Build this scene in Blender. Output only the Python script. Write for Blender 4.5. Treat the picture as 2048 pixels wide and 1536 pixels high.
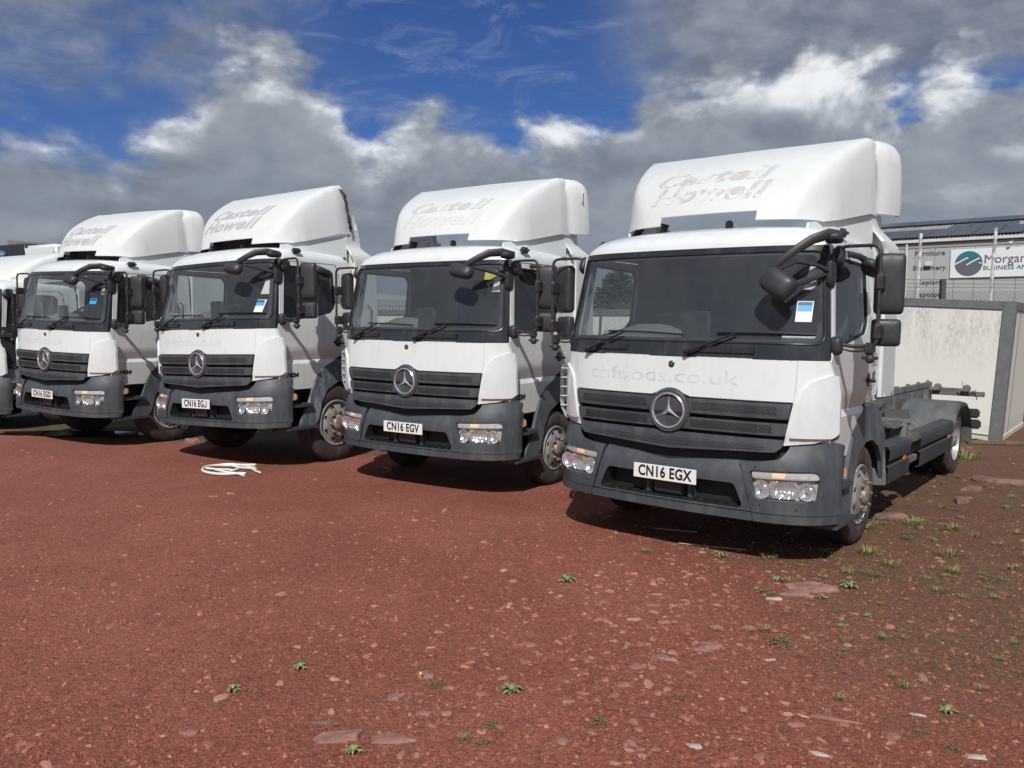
import bpy, bmesh, math, random
from math import sin, cos, pi, sqrt, atan2, radians
from mathutils import Vector, Matrix, geometry, noise
scene = bpy.context.scene
for o in list(bpy.data.objects): bpy.data.objects.remove(o)

# ------------------------------------------------------------------ camera
CAM_H, PITCH, ROLL = 1.706, 0.072, 0.008
cam_data = bpy.data.cameras.new("camera"); cam = bpy.data.objects.new("camera", cam_data)
scene.collection.objects.link(cam); scene.camera = cam
cam_data.sensor_width = 36; cam_data.lens = 36*1624.44/2048; cam_data.clip_end = 3000; cam_data.clip_start = .05
fw = Vector((0, cos(PITCH), -sin(PITCH))); up = Vector((0, sin(PITCH), cos(PITCH))); rt = Vector((1, 0, 0))
rt2 = rt*cos(ROLL)+up*sin(ROLL); up2 = -rt*sin(ROLL)+up*cos(ROLL)
cam.matrix_world = Matrix(((rt2.x, up2.x, -fw.x, 0), (rt2.y, up2.y, -fw.y, 0), (rt2.z, up2.z, -fw.z, CAM_H), (0, 0, 0, 1)))

# ------------------------------------------------------------------ sun, sky, exposure
LIGHT = Vector((0.107, 0.705, -0.70)).normalized()          # direction the sunlight travels
sd = bpy.data.lights.new("sun", 'SUN'); sd.energy = 3.9; sd.angle = radians(.53); sd.color = (1.0, .97, .925)
sun = bpy.data.objects.new("sun", sd); scene.collection.objects.link(sun)
sun.rotation_euler = LIGHT.to_track_quat('-Z', 'Y').to_euler(); sun.location = (0, -5, 20)
scene.view_settings.view_transform = 'Standard'; scene.view_settings.look = 'None'
scene.view_settings.exposure = 0.0; scene.view_settings.gamma = 1; scene.view_settings.use_curve_mapping = False
world = bpy.data.worlds.new("World"); scene.world = world; world.use_nodes = True

class NT:
    """small helper for building node trees"""
    def __init__(s, tree): s.t = tree; s.n = tree.nodes; s.l = tree.links
    def new(s, typ, **kw):
        n = s.n.new(typ)
        for k, v in kw.items(): setattr(n, k, v)
        return n
    def put(s, sock, v):
        if isinstance(v, (int, float)):
            sock.default_value = v if sock.type not in ('RGBA', 'VECTOR') else ((v,)*4 if sock.type == 'RGBA' else (v,)*3)
        elif isinstance(v, (tuple, list)): sock.default_value = tuple(v)+(1,) if (sock.type == 'RGBA' and len(v) == 3) else tuple(v)
        else: s.l.new(v, sock)
    def m(s, op, a, b=0, c=0):
        n = s.new('ShaderNodeMath', operation=op); s.put(n.inputs[0], a)
        if len(n.inputs) > 1: s.put(n.inputs[1], b)
        if len(n.inputs) > 2: s.put(n.inputs[2], c)
        return n.outputs[0]
    def vm(s, op, a, b=(0, 0, 0)):
        n = s.new('ShaderNodeVectorMath', operation=op); s.put(n.inputs[0], a); s.put(n.inputs[1], b); return n.outputs[0]
    def ss(s, v, a, b, o0=0., o1=1.):
        n = s.new('ShaderNodeMapRange', interpolation_type='SMOOTHSTEP'); s.put(n.inputs[0], v)
        for i, x in enumerate((a, b, o0, o1)): s.put(n.inputs[1+i], x)
        return n.outputs[0]
    def lin(s, v, a, b, o0=0., o1=1.):
        n = s.new('ShaderNodeMapRange'); s.put(n.inputs[0], v)
        for i, x in enumerate((a, b, o0, o1)): s.put(n.inputs[1+i], x)
        return n.outputs[0]
    def mix(s, f, a, b, mode='MIX'):
        n = s.new('ShaderNodeMix', data_type='RGBA', blend_type=mode)
        s.put(n.inputs[0], f); s.put(n.inputs[6], a); s.put(n.inputs[7], b); return n.outputs[2]
    def noise(s, vec, scale, detail=4, rough=.5, dist=0.):
        n = s.new('ShaderNodeTexNoise'); n.inputs['Scale'].default_value = scale; n.inputs['Detail'].default_value = detail
        n.inputs['Roughness'].default_value = rough; n.inputs['Distortion'].default_value = dist
        if vec is not None: s.l.new(vec, n.inputs['Vector'])
        return n.outputs['Fac']
    def voro(s, vec, scale, feature='F1', out='Distance', rnd=1.):
        n = s.new('ShaderNodeTexVoronoi', feature=feature); n.inputs['Scale'].default_value = scale; n.inputs['Randomness'].default_value = rnd
        if vec is not None: s.l.new(vec, n.inputs['Vector'])
        return n.outputs[out]
    def curve(s, v, pts, lo, hi, vlo, vhi):
        n = s.new('ShaderNodeFloatCurve'); c = n.mapping.curves[0]
        P = [((x-lo)/(hi-lo), (y-vlo)/(vhi-vlo)) for x, y in pts]
        c.points[0].location = P[0]; c.points[1].location = P[-1]
        for p in P[1:-1]: c.points.new(*p)
        n.mapping.update(); s.put(n.inputs[1], s.lin(v, lo, hi))
        return s.m('ADD', s.m('MULTIPLY', n.outputs[0], vhi-vlo), vlo)

def build_sky():
    w = NT(world.node_tree); w.n.clear()
    out = w.new('ShaderNodeOutputWorld'); bg = w.new('ShaderNodeBackground'); bg.inputs[1].default_value = .1
    w.l.new(bg.outputs[0], out.inputs[0])
    sky = w.new('ShaderNodeTexSky', sky_type='NISHITA', sun_disc=False)
    sky.sun_elevation = math.asin(-LIGHT.z); sky.sun_rotation = atan2(-LIGHT.x, -LIGHT.y); sky.altitude = 50
    sky.air_density = 1.0; sky.dust_density = .4; sky.ozone_density = 2.5
    tc = w.new('ShaderNodeTexCoord'); d = tc.outputs['Generated']
    sep = w.new('ShaderNodeSeparateXYZ'); w.l.new(d, sep.inputs[0]); X, Y, Z = sep.outputs
    az = w.m('MULTIPLY', w.m('ARCTAN2', X, Y), 57.2958); el = w.m('MULTIPLY', w.m('ARCSINE', Z), 57.2958)
    blue = w.mix(1.0, sky.outputs[0], (.27, .40, .70), 'MULTIPLY')
    # stretched direction for the cloud noise (clouds flatter towards the horizon)
    v = w.vm('MULTIPLY', d, (1, 1, 1.7))
    n1 = w.noise(v, 5.5, 9, .56, .25)
    v2 = w.vm('ADD', v, (-.012, -.016, .03))
    n1b = w.noise(v2, 5.5, 9, .56, .25)
    nf = w.noise(v, 17, 7, .6)
    big = w.noise(w.vm('ADD', v, (4.3, 1.7, .2)), 2.1, 3, .5)
    # cumulus bank with a ragged top
    top = w.curve(az, [(-180, 15), (-60, 15), (-33, 12.3), (-27, 12.8), (-22, 13.6), (-20, 16.2), (-16.8, 18.8), (-13.6, 17.4), (-11.3, 14.3), (-9.2, 12.2), (-5, 14.3), (-1, 13.5),
                       (3, 14), (8, 15.4), (11, 16.8), (16, 17), (22.6, 16.4), (25.3, 15.4), (27.8, 17.4), (30.5, 15), (33, 14.6), (60, 16), (180, 15)], -180, 180, 0, 30)
    b1 = w.voro(w.vm('ADD', v, (.2, .1, .4)), 13); b2 = w.voro(v, 31); b3 = w.voro(v, 70)
    puff = w.m('ADD', w.m('MULTIPLY', w.m('SUBTRACT', .42, b1), 3.6), w.m('ADD', w.m('MULTIPLY', w.m('SUBTRACT', .42, b2), 1.7), w.m('MULTIPLY', w.m('SUBTRACT', .42, b3), .8)))
    rag = w.m('ADD', w.m('MULTIPLY', w.m('SUBTRACT', n1, .5), 8.5), puff)
    rag = w.m('ADD', rag, w.m('MULTIPLY', w.m('SUBTRACT', nf, .5), 3.2))
    h = w.m('SUBTRACT', w.m('ADD', top, rag), el)           # >0 inside the bank, in degrees below its top
    bank = w.ss(w.m('ADD', h, w.m('MULTIPLY', w.m('SUBTRACT', big, .5), 1.5)), -1.1, w.lin(az, -33, -18, 3.2, 1.5))
    relief = w.m('MULTIPLY', w.m('SUBTRACT', n1, n1b), w.lin(w.ss(h, 5.5, .5), 0, 1, 1.3, 5.0))
    # whiteness: bright crowns, grey body
    crown = w.ss(h, 5.2, .4)
    wh = w.m('ADD', w.m('MULTIPLY', crown, w.lin(big, .35, .6, .02, .19)), w.m('ADD', w.m('ADD', relief, w.m('MULTIPLY', puff, .045)), w.m('MULTIPLY', w.m('SUBTRACT', nf, .5), .40)))
    def blob(a0, e0, ra, re, s):
        q = w.m('ADD', w.m('POWER', w.m('DIVIDE', w.m('SUBTRACT', az, a0), ra), 2), w.m('POWER', w.m('DIVIDE', w.m('SUBTRACT', el, e0), re), 2))
        return w.m('MULTIPLY', w.m('EXPONENT', w.m('MULTIPLY', q, -1)), s)
    for a in [(-17.2, 16.4, 2.8, 1.5, .62), (-21, 13.2, 2.0, .7, .22), (27.8, 15.2, 2.5, 2.2, .80), (20.5, 14.8, 3.6, 1.7, .5), (12.0, 14.6, 3.2, 1.2, .32), (16, 12, 4, 1.2, .2), (-5.5, 13, 2.0, .8, .12),
              (-9, 11, 4, 2, .12), (4, 12.5, 4, 1.2, .25), (-30, 5.6, 5, 1.0, .35), (18, 12.6, 3, 1.4, -.35), (31.5, 12.5, 3, 2.2, -.3), (0, 5, 30, 3.5, -.12), (-26, 9, 9, 2.2, -.10)]:
        wh = w.m('ADD', wh, blob(*a))
    wh = w.m('ADD', wh, w.m('ADD', .11, w.m('MULTIPLY', w.m('SUBTRACT', big, .5), 1.0)))
    lum = w.ss(w.m('ADD', wh, w.m('MULTIPLY', w.ss(w.m('ABSOLUTE', az), 50, 80), .2)), -.42, 1.0)
    ccol = w.mix(lum, (1.75, 2.15, 2.85), (7.2, 7.6, 8.1))
    r = w.new('ShaderNodeValToRGB'); e = r.color_ramp.elements
    e[0].position = 0; e[0].color = (.195, .22, .27, 1); e[1].position = 1; e[1].color = (.86, .89, .93, 1)
    for p_, c_ in ((.25, (.245, .28, .34)), (.5, (.31, .345, .40)), (.75, (.48, .52, .58))):
        x = e.new(p_); x.color = c_+(1,)
    w.l.new(lum, r.inputs[0])
    ccol = w.vm('SCALE', r.outputs[0]); ccol.node.inputs['Scale'].default_value = 10
    # high grey veils, left and right of the blue gap, wisps in it
    gl = w.m('MULTIPLY', w.ss(az, -9, -24), w.ss(el, 10, 14))
    gr = w.m('MULTIPLY', w.ss(az, 3.5, 12.5), w.ss(el, 14, 16.5))
    veil = w.m('ADD', w.m('MULTIPLY', gl, w.ss(w.m('ADD', n1, w.m('MULTIPLY', big, .6)), .54, .90)), w.m('MULTIPLY', gr, w.ss(w.m('ADD', n1, w.m('MULTIPLY', w.ss(az, 0, 22), .32)), .42, .72)))
    veil = w.m('MAXIMUM', veil, w.m('MULTIPLY', w.ss(w.m('ABSOLUTE', az), 42, 65), w.ss(w.m('ADD', n1, big), .62, .95)))
    vs = w.vm('MULTIPLY', d, (3, 3, 9)); wisp = w.noise(vs, 3.2, 8, .68, .8)
    wispm = w.m('MULTIPLY', w.ss(wisp, .47, .76), w.m('MULTIPLY', w.ss(el, 11, 15.5), .62))
    vcol = w.vm('SCALE', w.mix(w.ss(nf, .3, .75), (.16, .185, .24), (.31, .34, .40))); vcol.node.inputs['Scale'].default_value = 10
    c = w.mix(wispm, blue, (2.6, 3.3, 4.7))
    c = w.mix(w.m('MINIMUM', w.m('MULTIPLY', veil, .93), 1), c, vcol)
    c = w.mix(bank, c, ccol)
    c = w.mix(w.ss(el, .2, -2), c, (1.6, 1.2, 1.0))         # below the horizon the ground carries on
    w.l.new(c, bg.inputs[0])
build_sky()

# ------------------------------------------------------------------ materials
MATS = {}
def mat(name, col, rough=.5, metal=0., coat=0., ior=None, vary=0., scale=8., dirt=None, dirt_amt=0., bump=0., bscale=200., emis=None, spec=None, trans=0.):
    if name in MATS: return MATS[name]
    m = bpy.data.materials.new(name); m.use_nodes = True; MATS[name] = m
    w = NT(m.node_tree); b = w.n['Principled BSDF']
    b.inputs['Roughness'].default_value = rough; b.inputs['Metallic'].default_value = metal
    b.inputs['Coat Weight'].default_value = coat; b.inputs['Coat Roughness'].default_value = .06
    if ior: b.inputs['IOR'].default_value = ior
    if spec is not None: b.inputs['Specular IOR Level'].default_value = spec
    b.inputs['Transmission Weight'].default_value = trans
    c = tuple(col)+(1,)
    src = None
    tc = w.new('ShaderNodeTexCoord').outputs['Object']
    if vary:
        n = w.noise(tc, scale, 6, .6)
        src = w.mix(w.ss(n, .3, .7), tuple(x*(1-vary) for x in col)+(1,), tuple(min(1, x*(1+vary)) for x in col)+(1,))
        w.put(b.inputs['Roughness'], w.lin(n, .3, .7, max(.02, rough-.08), min(1, rough+.1)))
    if dirt:
        n = w.noise(w.vm('MULTIPLY', tc, (1, 1, .22)), 9, 8, .68)
        n2 = w.noise(tc, 2.3, 3)
        f = w.m('MULTIPLY', w.ss(w.m('ADD', n, w.m('MULTIPLY', n2, .4)), .62, .92), dirt_amt)
        src = w.mix(f, src if src is not None else c, tuple(dirt)+(1,))
    if src is not None: w.l.new(src, b.inputs['Base Color'])
    else: b.inputs['Base Color'].default_value = c
    if bump:
        n = w.noise(tc, bscale, 4, .6); bn = w.new('ShaderNodeBump'); bn.inputs['Strength'].default_value = bump; bn.inputs['Distance'].default_value = .002
        w.l.new(n, bn.inputs['Height']); w.l.new(bn.outputs[0], b.inputs['Normal'])
    if emis: b.inputs['Emission Color'].default_value = tuple(emis)+(1,); b.inputs['Emission Strength'].default_value = 1
    return m
def glass_mat(name, tint, rough=.0, sheen=.05, sheen_col=(.45, .47, .48)):
    m = bpy.data.materials.new(name); m.use_nodes = True; w = NT(m.node_tree); w.n.clear(); MATS[name] = m
    o = w.new('ShaderNodeOutputMaterial'); tr = w.new('ShaderNodeBsdfTransparent'); tr.inputs[0].default_value = tint+(1,)
    gl = w.new('ShaderNodeBsdfGlossy'); gl.inputs['Roughness'].default_value = rough
    df = w.new('ShaderNodeBsdfDiffuse'); df.inputs[0].default_value = sheen_col+(1,)
    tc = w.new('ShaderNodeTexCoord').outputs['Object']
    f = w.m('MULTIPLY', w.lin(w.noise(tc, 2.2, 3, .5), .3, .7, .75, 1.15), sheen)  # diffuse grey mixed into the pane, standing in for reflected sky
    mx = w.new('ShaderNodeMixShader'); w.l.new(f, mx.inputs[0]); w.l.new(tr.outputs[0], mx.inputs[1]); w.l.new(df.outputs[0], mx.inputs[2])
    g = w.new('ShaderNodeNewGeometry'); dn = w.new('ShaderNodeVectorMath', operation='DOT_PRODUCT'); w.l.new(g.outputs['Normal'], dn.inputs[0]); w.l.new(g.outputs['Incoming'], dn.inputs[1])
    fr = w.m('ADD', .075, w.m('MULTIPLY', .925, w.m('POWER', w.m('SUBTRACT', 1, w.m('ABSOLUTE', dn.outputs['Value'])), 5)))   # both faces of the pane
    m2 = w.new('ShaderNodeMixShader'); w.l.new(fr, m2.inputs[0]); w.l.new(mx.outputs[0], m2.inputs[1]); w.l.new(gl.outputs[0], m2.inputs[2])
    w.l.new(m2.outputs[0], o.inputs[0]); return m
WHITE = mat('white_paint', (.755, .80, .815), .28, coat=.6, dirt=(.50, .49, .46), dirt_amt=.22)
GRP = mat('white_moulding', (.69, .725, .73), .42, dirt=(.55, .54, .50), dirt_amt=.22)
SIDEW = mat('white_door_paint', (.72, .735, .74), .3, coat=.5, dirt=(.42, .42, .40), dirt_amt=.3)
PLAST = mat('grey_plastic', (.054, .063, .076), .50, vary=.08, scale=5, dirt=(.15, .145, .14), dirt_amt=.42, bump=.1)
ARCH = mat('arch_plastic', (.080, .092, .106), .55, vary=.15, scale=6, dirt=(.20, .22, .24), dirt_amt=.4)
ARCHB = mat('scuffed_arch_plastic', (.10, .12, .14), .6, vary=.3, scale=10, dirt=(.34, .40, .45), dirt_amt=.95)
SURR = mat('black_surround', (.022, .026, .031), .22, coat=.3, dirt=(.12, .12, .12), dirt_amt=.25)
BLACK = mat('matt_black', (.012, .013, .015), .6)
MIRR = mat('mirror_plastic', (.034, .038, .043), .48, vary=.1)
TUBE = mat('black_tube', (.035, .036, .038), .5, vary=.3, scale=20)
RUST = mat('rusty_metal', (.13, .070, .045), .85, vary=.5, scale=40)
TORN = mat('torn_edge', (.13, .075, .055), .9, vary=.5, scale=40, dirt=(.55, .52, .50), dirt_amt=.7)
CHROME = mat('chrome', (.88, .89, .90), .18, metal=.85)
SILV = mat('silver_wheel', (.42, .43, .44), .5, metal=.25, vary=.2, scale=10, dirt=(.17, .12, .09), dirt_amt=.9)
HUBM = mat('dusty_hub', (.22, .16, .12), .8, vary=.4, scale=25)
TYRE = mat('tyre_rubber', (.040, .036, .035), .85, vary=.25, scale=14, dirt=(.17, .105, .085), dirt_amt=.6)
TREAD = mat('tyre_tread', (.038, .030, .028), .9, vary=.3, scale=14, dirt=(.15, .08, .06), dirt_amt=.7)
FRAME = mat('chassis_grey', (.15, .152, .152), .65, vary=.35, scale=7, dirt=(.20, .17, .14), dirt_amt=.5)
SKIRT = mat('skirt_grey', (.135, .150, .160), .5, vary=.12, scale=4, dirt=(.22, .22, .21), dirt_amt=.45)
GALV = mat('galvanised', (.42, .42, .41), .5, metal=.4, vary=.3, scale=30)
INT = mat('interior_trim', (.085, .092, .10), .75, vary=.1)
INTL = mat('interior_pillar', (.26, .28, .29), .7)
DASH = mat('dashboard', (.17, .17, .175), .65, vary=.1)
MUDG = mat('mudguard_grey', (.165, .178, .185), .6, vary=.2, scale=5, dirt=(.27, .27, .26), dirt_amt=.6)
SEAT = mat('seat_cloth', (.09, .10, .12), .9, vary=.2)
WSC = glass_mat('windscreen_glass', (.84, .88, .88), sheen=.125, sheen_col=(.30, .34, .38))
SIDEG = glass_mat('side_glass', (.74, .77, .77), sheen=.06, sheen_col=(.30, .34, .38))
LENS = glass_mat('lens_glass', (.93, .94, .94), sheen=.0)
REFL = mat('lamp_reflector', (.92, .93, .94), .14, metal=.82, bump=.9, bscale=40)
LBEZ = mat('lamp_bezel', (.62, .63, .62), .25, metal=.25)
AMBER = mat('amber_bulb', (.88, .66, .40), .3)
ORNG = mat('orange_lens', (.75, .22, .03), .35)
PLATEW = mat('plate_white', (.80, .82, .80), .35)
INK = mat('plate_ink', (.01, .01, .012), .5)
STK_B = mat('sticker_blue', (.05, .38, .68), .4)
STK_D = mat('sticker_navy', (.03, .08, .18), .4)
STK_W = mat('sticker_white', (.78, .80, .82), .5)
YELL = mat('sticker_yellow', (.75, .62, .12), .5)
NAVY = mat('navy_ink', (.02, .03, .16), .5)
def faded(name, col, keep):
    m = bpy.data.materials.new(name); m.use_nodes = True; w = NT(m.node_tree); b = w.n['Principled BSDF']; MATS[name] = m
    b.inputs['Roughness'].default_value = .45
    tc = w.new('ShaderNodeTexCoord').outputs['Object']
    f = w.ss(w.m('ADD', w.noise(tc, 9, 6, .7), w.m('MULTIPLY', w.noise(tc, 45, 3, .6), .35)), .95-keep, 1.0-keep)
    w.l.new(w.mix(f, (.69, .725, .73, 1), tuple(col)+(1,)), b.inputs['Base Color']); return m
FADE1 = faded('lettering_residue_strong', (.46, .46, .48), .50)
FADE2 = faded('lettering_residue_patchy', (.54, .53, .53), .32)
FADE3 = faded('lettering_residue_faint', (.66, .67, .66), .38)
FADE4 = faded('lettering_residue_ghost', (.60, .60, .59), .27)

# ------------------------------------------------------------------ mesh helpers
COL = scene.collection
def link(name, me, m=None, parent=None, loc=None, label=None, cat=None, group=None, kind=None):
    o = bpy.data.objects.new(name, me); COL.objects.link(o)
    if m is not None:
        for x in (m if isinstance(m, (list, tuple)) else [m]): me.materials.append(x)
    if parent is not None: o.parent = parent
    if loc is not None: o.location = loc
    if label: o['label'] = label
    if cat: o['category'] = cat
    if group: o['group'] = group
    if kind: o['kind'] = kind
    return o
def thing(name, label, cat, loc=(0, 0, 0), rz=0, group=None):
    o = bpy.data.objects.new(name, None); COL.objects.link(o); o.location = loc; o.rotation_euler = (0, 0, rz); o.empty_display_size = .2
    o['label'] = label; o['category'] = cat
    if group: o['group'] = group
    return o
def finish(bm, name, m, parent=None, sharp=32, **kw):
    bmesh.ops.recalc_face_normals(bm, faces=bm.faces)
    for f in bm.faces: f.smooth = True
    a = radians(sharp)
    for e in bm.edges:
        if len(e.link_faces) == 2: e.smooth = e.calc_face_angle(0) < a
    me = bpy.data.meshes.new(name); bm.to_mesh(me); bm.free()
    return link(name, me, m, parent, **kw)
def inpoly(x, y, P):
    c = False; j = len(P)-1
    for i in range(len(P)):
        xi, yi = P[i]; xj, yj = P[j]
        if (yi > y) != (yj > y) and x < (xj-xi)*(y-yi)/(yj-yi)+xi: c = not c
        j = i
    return c
def rpoly(pts, r=.0, n=4):
    """polygon with rounded corners; entries (x, y) or (x, y, radius)"""
    out = []; N = len(pts)
    for i in range(N):
        p = pts[i]; rr = p[2] if len(p) > 2 else r
        P = Vector(p[:2]); A = Vector(pts[i-1][:2])-P; B = Vector(pts[(i+1) % N][:2])-P
        if rr <= 0 or A.length < 1e-6 or B.length < 1e-6: out.append(tuple(P)); continue
        la, lb = A.length, B.length; A.normalize(); B.normalize()
        th = A.angle(B); t = min(rr/max(math.tan(th/2), .05), la*.48, lb*.48)
        a = P+A*t; b = P+B*t
        for k in range(n+1):
            s = k/n; out.append(tuple((1-s)**2*a+2*s*(1-s)*P+s*s*b))
    return out
def resample(P, step):
    out = []
    for i in range(len(P)):
        a = Vector(P[i]); b = Vector(P[(i+1) % len(P)]); L = (b-a).length
        n = max(1, int(math.ceil(L/step)))
        for k in range(n): out.append(tuple(a+(b-a)*(k/n)))
    return out
def panel(outer, holes=(), step=.09, thick=.03, M=None, bev=.004):
    """solid panel of a 2-D outline (with holes) laid onto the surface M(u, v, depth)"""
    loops = [resample(outer, step)]+[resample(h, step) for h in holes]
    vs = []; es = []
    for lp in loops:
        b = len(vs); vs += [Vector(p) for p in lp]; es += [(b+i, b+(i+1) % len(lp)) for i in range(len(lp))]
    xs = [p[0] for p in outer]; ys = [p[1] for p in outer]
    nx = max(1, int((max(xs)-min(xs))/step)); ny = max(1, int((max(ys)-min(ys))/step))
    allpts = [Vector(p) for lp in loops for p in lp]
    for i in range(nx+1):
        for j in range(ny+1):
            x = min(xs)+(max(xs)-min(xs))*(i+.5*(j % 2))/max(nx, 1); y = min(ys)+(max(ys)-min(ys))*j/max(ny, 1)
            if not inpoly(x, y, outer) or any(inpoly(x, y, h) for h in holes): continue
            q = Vector((x, y))
            if min((q-p).length_squared for p in allpts) < (step*.35)**2: continue
            vs.append(q)
    ov, oe, of, _, _, _ = geometry.delaunay_2d_cdt(vs, es, [], 0, 1e-6)
    bm = bmesh.new(); fr = [bm.verts.new(M(p.x, p.y, 0)) for p in ov]
    bk = [bm.verts.new(M(p.x, p.y, thick)) for p in ov] if thick else None
    ecount = {}
    for f in of:
        c = (ov[f[0]]+ov[f[1]]+ov[f[2]])/3
        if not inpoly(c.x, c.y, outer) or any(inpoly(c.x, c.y, h) for h in holes): continue
        bm.faces.new([fr[i] for i in f])
        if thick: bm.faces.new([bk[i] for i in reversed(f)])
        for k in range(3):
            e = (f[k], f[(k+1) % 3]); key = (min(e), max(e)); ecount.setdefault(key, []).append(e)
    rims = []
    if thick:
        for key, l in ecount.items():
            if len(l) == 1:
                a, b = l[0]; bm.faces.new([fr[b], fr[a], bk[a], bk[b]]); rims.append((fr[a], fr[b]))
    for v in [v for v in bm.verts if not v.link_faces]: bm.verts.remove(v)
    bmesh.ops.recalc_face_normals(bm, faces=bm.faces)
    if bev and rims:
        ee = [bm.edges.get(r) for r in rims]
        bmesh.ops.bevel(bm, geom=[e for e in ee if e], offset=bev, segments=2, affect='EDGES', clamp_overlap=True)
    return bm
def plane_M(o, u, v, n):
    o, u, v, n = map(Vector, (o, u, v, n))
    return lambda a, b, d: o+u*a+v*b-n*d
def box(bm, lo, hi, mx=None, bev=0., seg=2, midx=0):
    lo = Vector(lo); hi = Vector(hi)
    r = bmesh.ops.create_cube(bm, size=1); vs = r['verts']
    for v in vs: v.co = Vector(((v.co.x+.5)*(hi.x-lo.x)+lo.x, (v.co.y+.5)*(hi.y-lo.y)+lo.y, (v.co.z+.5)*(hi.z-lo.z)+lo.z))
    if mx is not None:
        for v in vs: v.co = mx @ v.co
    for f in set(f for v in vs for f in v.link_faces): f.material_index = midx
    if bev: bmesh.ops.bevel(bm, geom=list(set(e for v in vs for e in v.link_edges)), offset=bev, segments=seg, affect='EDGES', clamp_overlap=True)
    return vs
def boxobj(name, lo, hi, m, parent=None, bev=.004, mx=None, **kw):
    bm = bmesh.new(); box(bm, lo, hi, mx, bev); return finish(bm, name, m, parent, **kw)
def tube(bm, pts, r, n=8, cap=True):
    pts = [Vector(p) for p in pts]; rs = r if isinstance(r, (list, tuple)) else [r]*len(pts); rings = []
    up_ = None
    for i, p in enumerate(pts):
        t = (pts[min(i+1, len(pts)-1)]-pts[max(i-1, 0)]).normalized()
        if up_ is None: up_ = Vector((0, 0, 1)) if abs(t.z) < .9 else Vector((1, 0, 0))
        a = t.cross(up_)
        if a.length < 1e-4: a = t.orthogonal()
        a.normalize(); b = t.cross(a).normalized(); up_ = -b if (-b).dot(up_) > 0 else b
        b = t.cross(a)
        rings.append([bm.verts.new(p+a*cos(2*pi*k/n)*rs[i]+b*sin(2*pi*k/n)*rs[i]) for k in range(n)])
    for i in range(len(rings)-1):
        for k in range(n): bm.faces.new([rings[i][k], rings[i][(k+1) % n], rings[i+1][(k+1) % n], rings[i+1][k]])
    if cap: bm.faces.new(rings[0][::-1]); bm.faces.new(rings[-1])
def smoothpath(pts, r=.04, n=4):
    pts = [Vector(p) for p in pts]; out = [pts[0]]
    for i in range(1, len(pts)-1):
        P = pts[i]; A = pts[i-1]-P; B = pts[i+1]-P; t = min(r, A.length*.45, B.length*.45); a = P+A.normalized()*t; b = P+B.normalized()*t
        for k in range(n+1): s = k/n; out.append((1-s)**2*a+2*s*(1-s)*P+s*s*b)
    out.append(pts[-1]); return out
def lathe(bm, prof, n=32, axis='x', origin=(0, 0, 0), midx=0):
    """prof: (axial, radius)"""
    o = Vector(origin); rings = []
    for a, r in prof:
        ring = []
        for k in range(n):
            c, s = cos(2*pi*k/n)*r, sin(2*pi*k/n)*r
            ring.append(bm.verts.new(o+Vector({'x': (a, c, s), 'y': (c, a, s), 'z': (c, s, a)}[axis])))
        rings.append(ring)
    for i in range(len(rings)-1):
        for k in range(n):
            try: f = bm.faces.new([rings[i][k], rings[i][(k+1) % n], rings[i+1][(k+1) % n], rings[i+1][k]]); f.material_index = midx
            except ValueError: pass
def loft(bm, secs, close=False):
    rows = [[bm.verts.new(p) for p in s] for s in secs]
    for i in range(len(rows)-1):
        n = len(rows[i])
        for k in range(n if close else n-1): bm.faces.new([rows[i][k], rows[i][(k+1) % n], rows[i+1][(k+1) % n], rows[i+1][k]])
    return rows
def text_bm(s, size=1., sx=1., shear=0., bold=0., spacing=1., cut=.06, align='CENTER'):
    """text as a flat bmesh in the xy plane"""
    cu = bpy.data.curves.new('t', 'FONT'); cu.body = s; cu.size = size; cu.offset = bold; cu.align_x = align; cu.align_y = 'CENTER'; cu.space_character = spacing; cu.resolution_u = 3
    ob = bpy.data.objects.new('t', cu); COL.objects.link(ob)
    me = bpy.data.meshes.new_from_object(ob); bpy.data.objects.remove(ob); bpy.data.curves.remove(cu)
    bm = bmesh.new(); bm.from_mesh(me); bpy.data.meshes.remove(me)
    for v in bm.verts: v.co.x = v.co.x*sx+v.co.y*shear; v.co.z = 0
    if cut and bm.verts:
        x0 = min(v.co.x for v in bm.verts); x1 = max(v.co.x for v in bm.verts)
        for i in range(1, int((x1-x0)/cut)+1):
            bmesh.ops.bisect_plane(bm, geom=bm.verts[:]+bm.edges[:]+bm.faces[:], plane_co=(x0+i*cut, 0, 0), plane_no=(1, 0, 0))
        y0 = min(v.co.y for v in bm.verts); y1 = max(v.co.y for v in bm.verts)
        for i in range(1, int((y1-y0)/cut)+1):
            bmesh.ops.bisect_plane(bm, geom=bm.verts[:]+bm.edges[:]+bm.faces[:], plane_co=(0, y0+i*cut, 0), plane_no=(0, 1, 0))
    return bm
def text_obj(name, s, M, m, parent=None, size=.1, th=0., **kw):
    bm = text_bm(s, size, **{k: kw.pop(k) for k in list(kw) if k in ('sx', 'shear', 'bold', 'spacing', 'cut', 'align')})
    if th:
        r = bmesh.ops.extrude_face_region(bm, geom=bm.faces[:])
        for v in [g for g in r['geom'] if isinstance(g, bmesh.types.BMVert)]: v.co.z = 1
    for v in bm.verts: v.co = Vector(M(v.co.x, v.co.y, -v.co.z*th))
    return finish(bm, name, m, parent, **kw)
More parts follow.
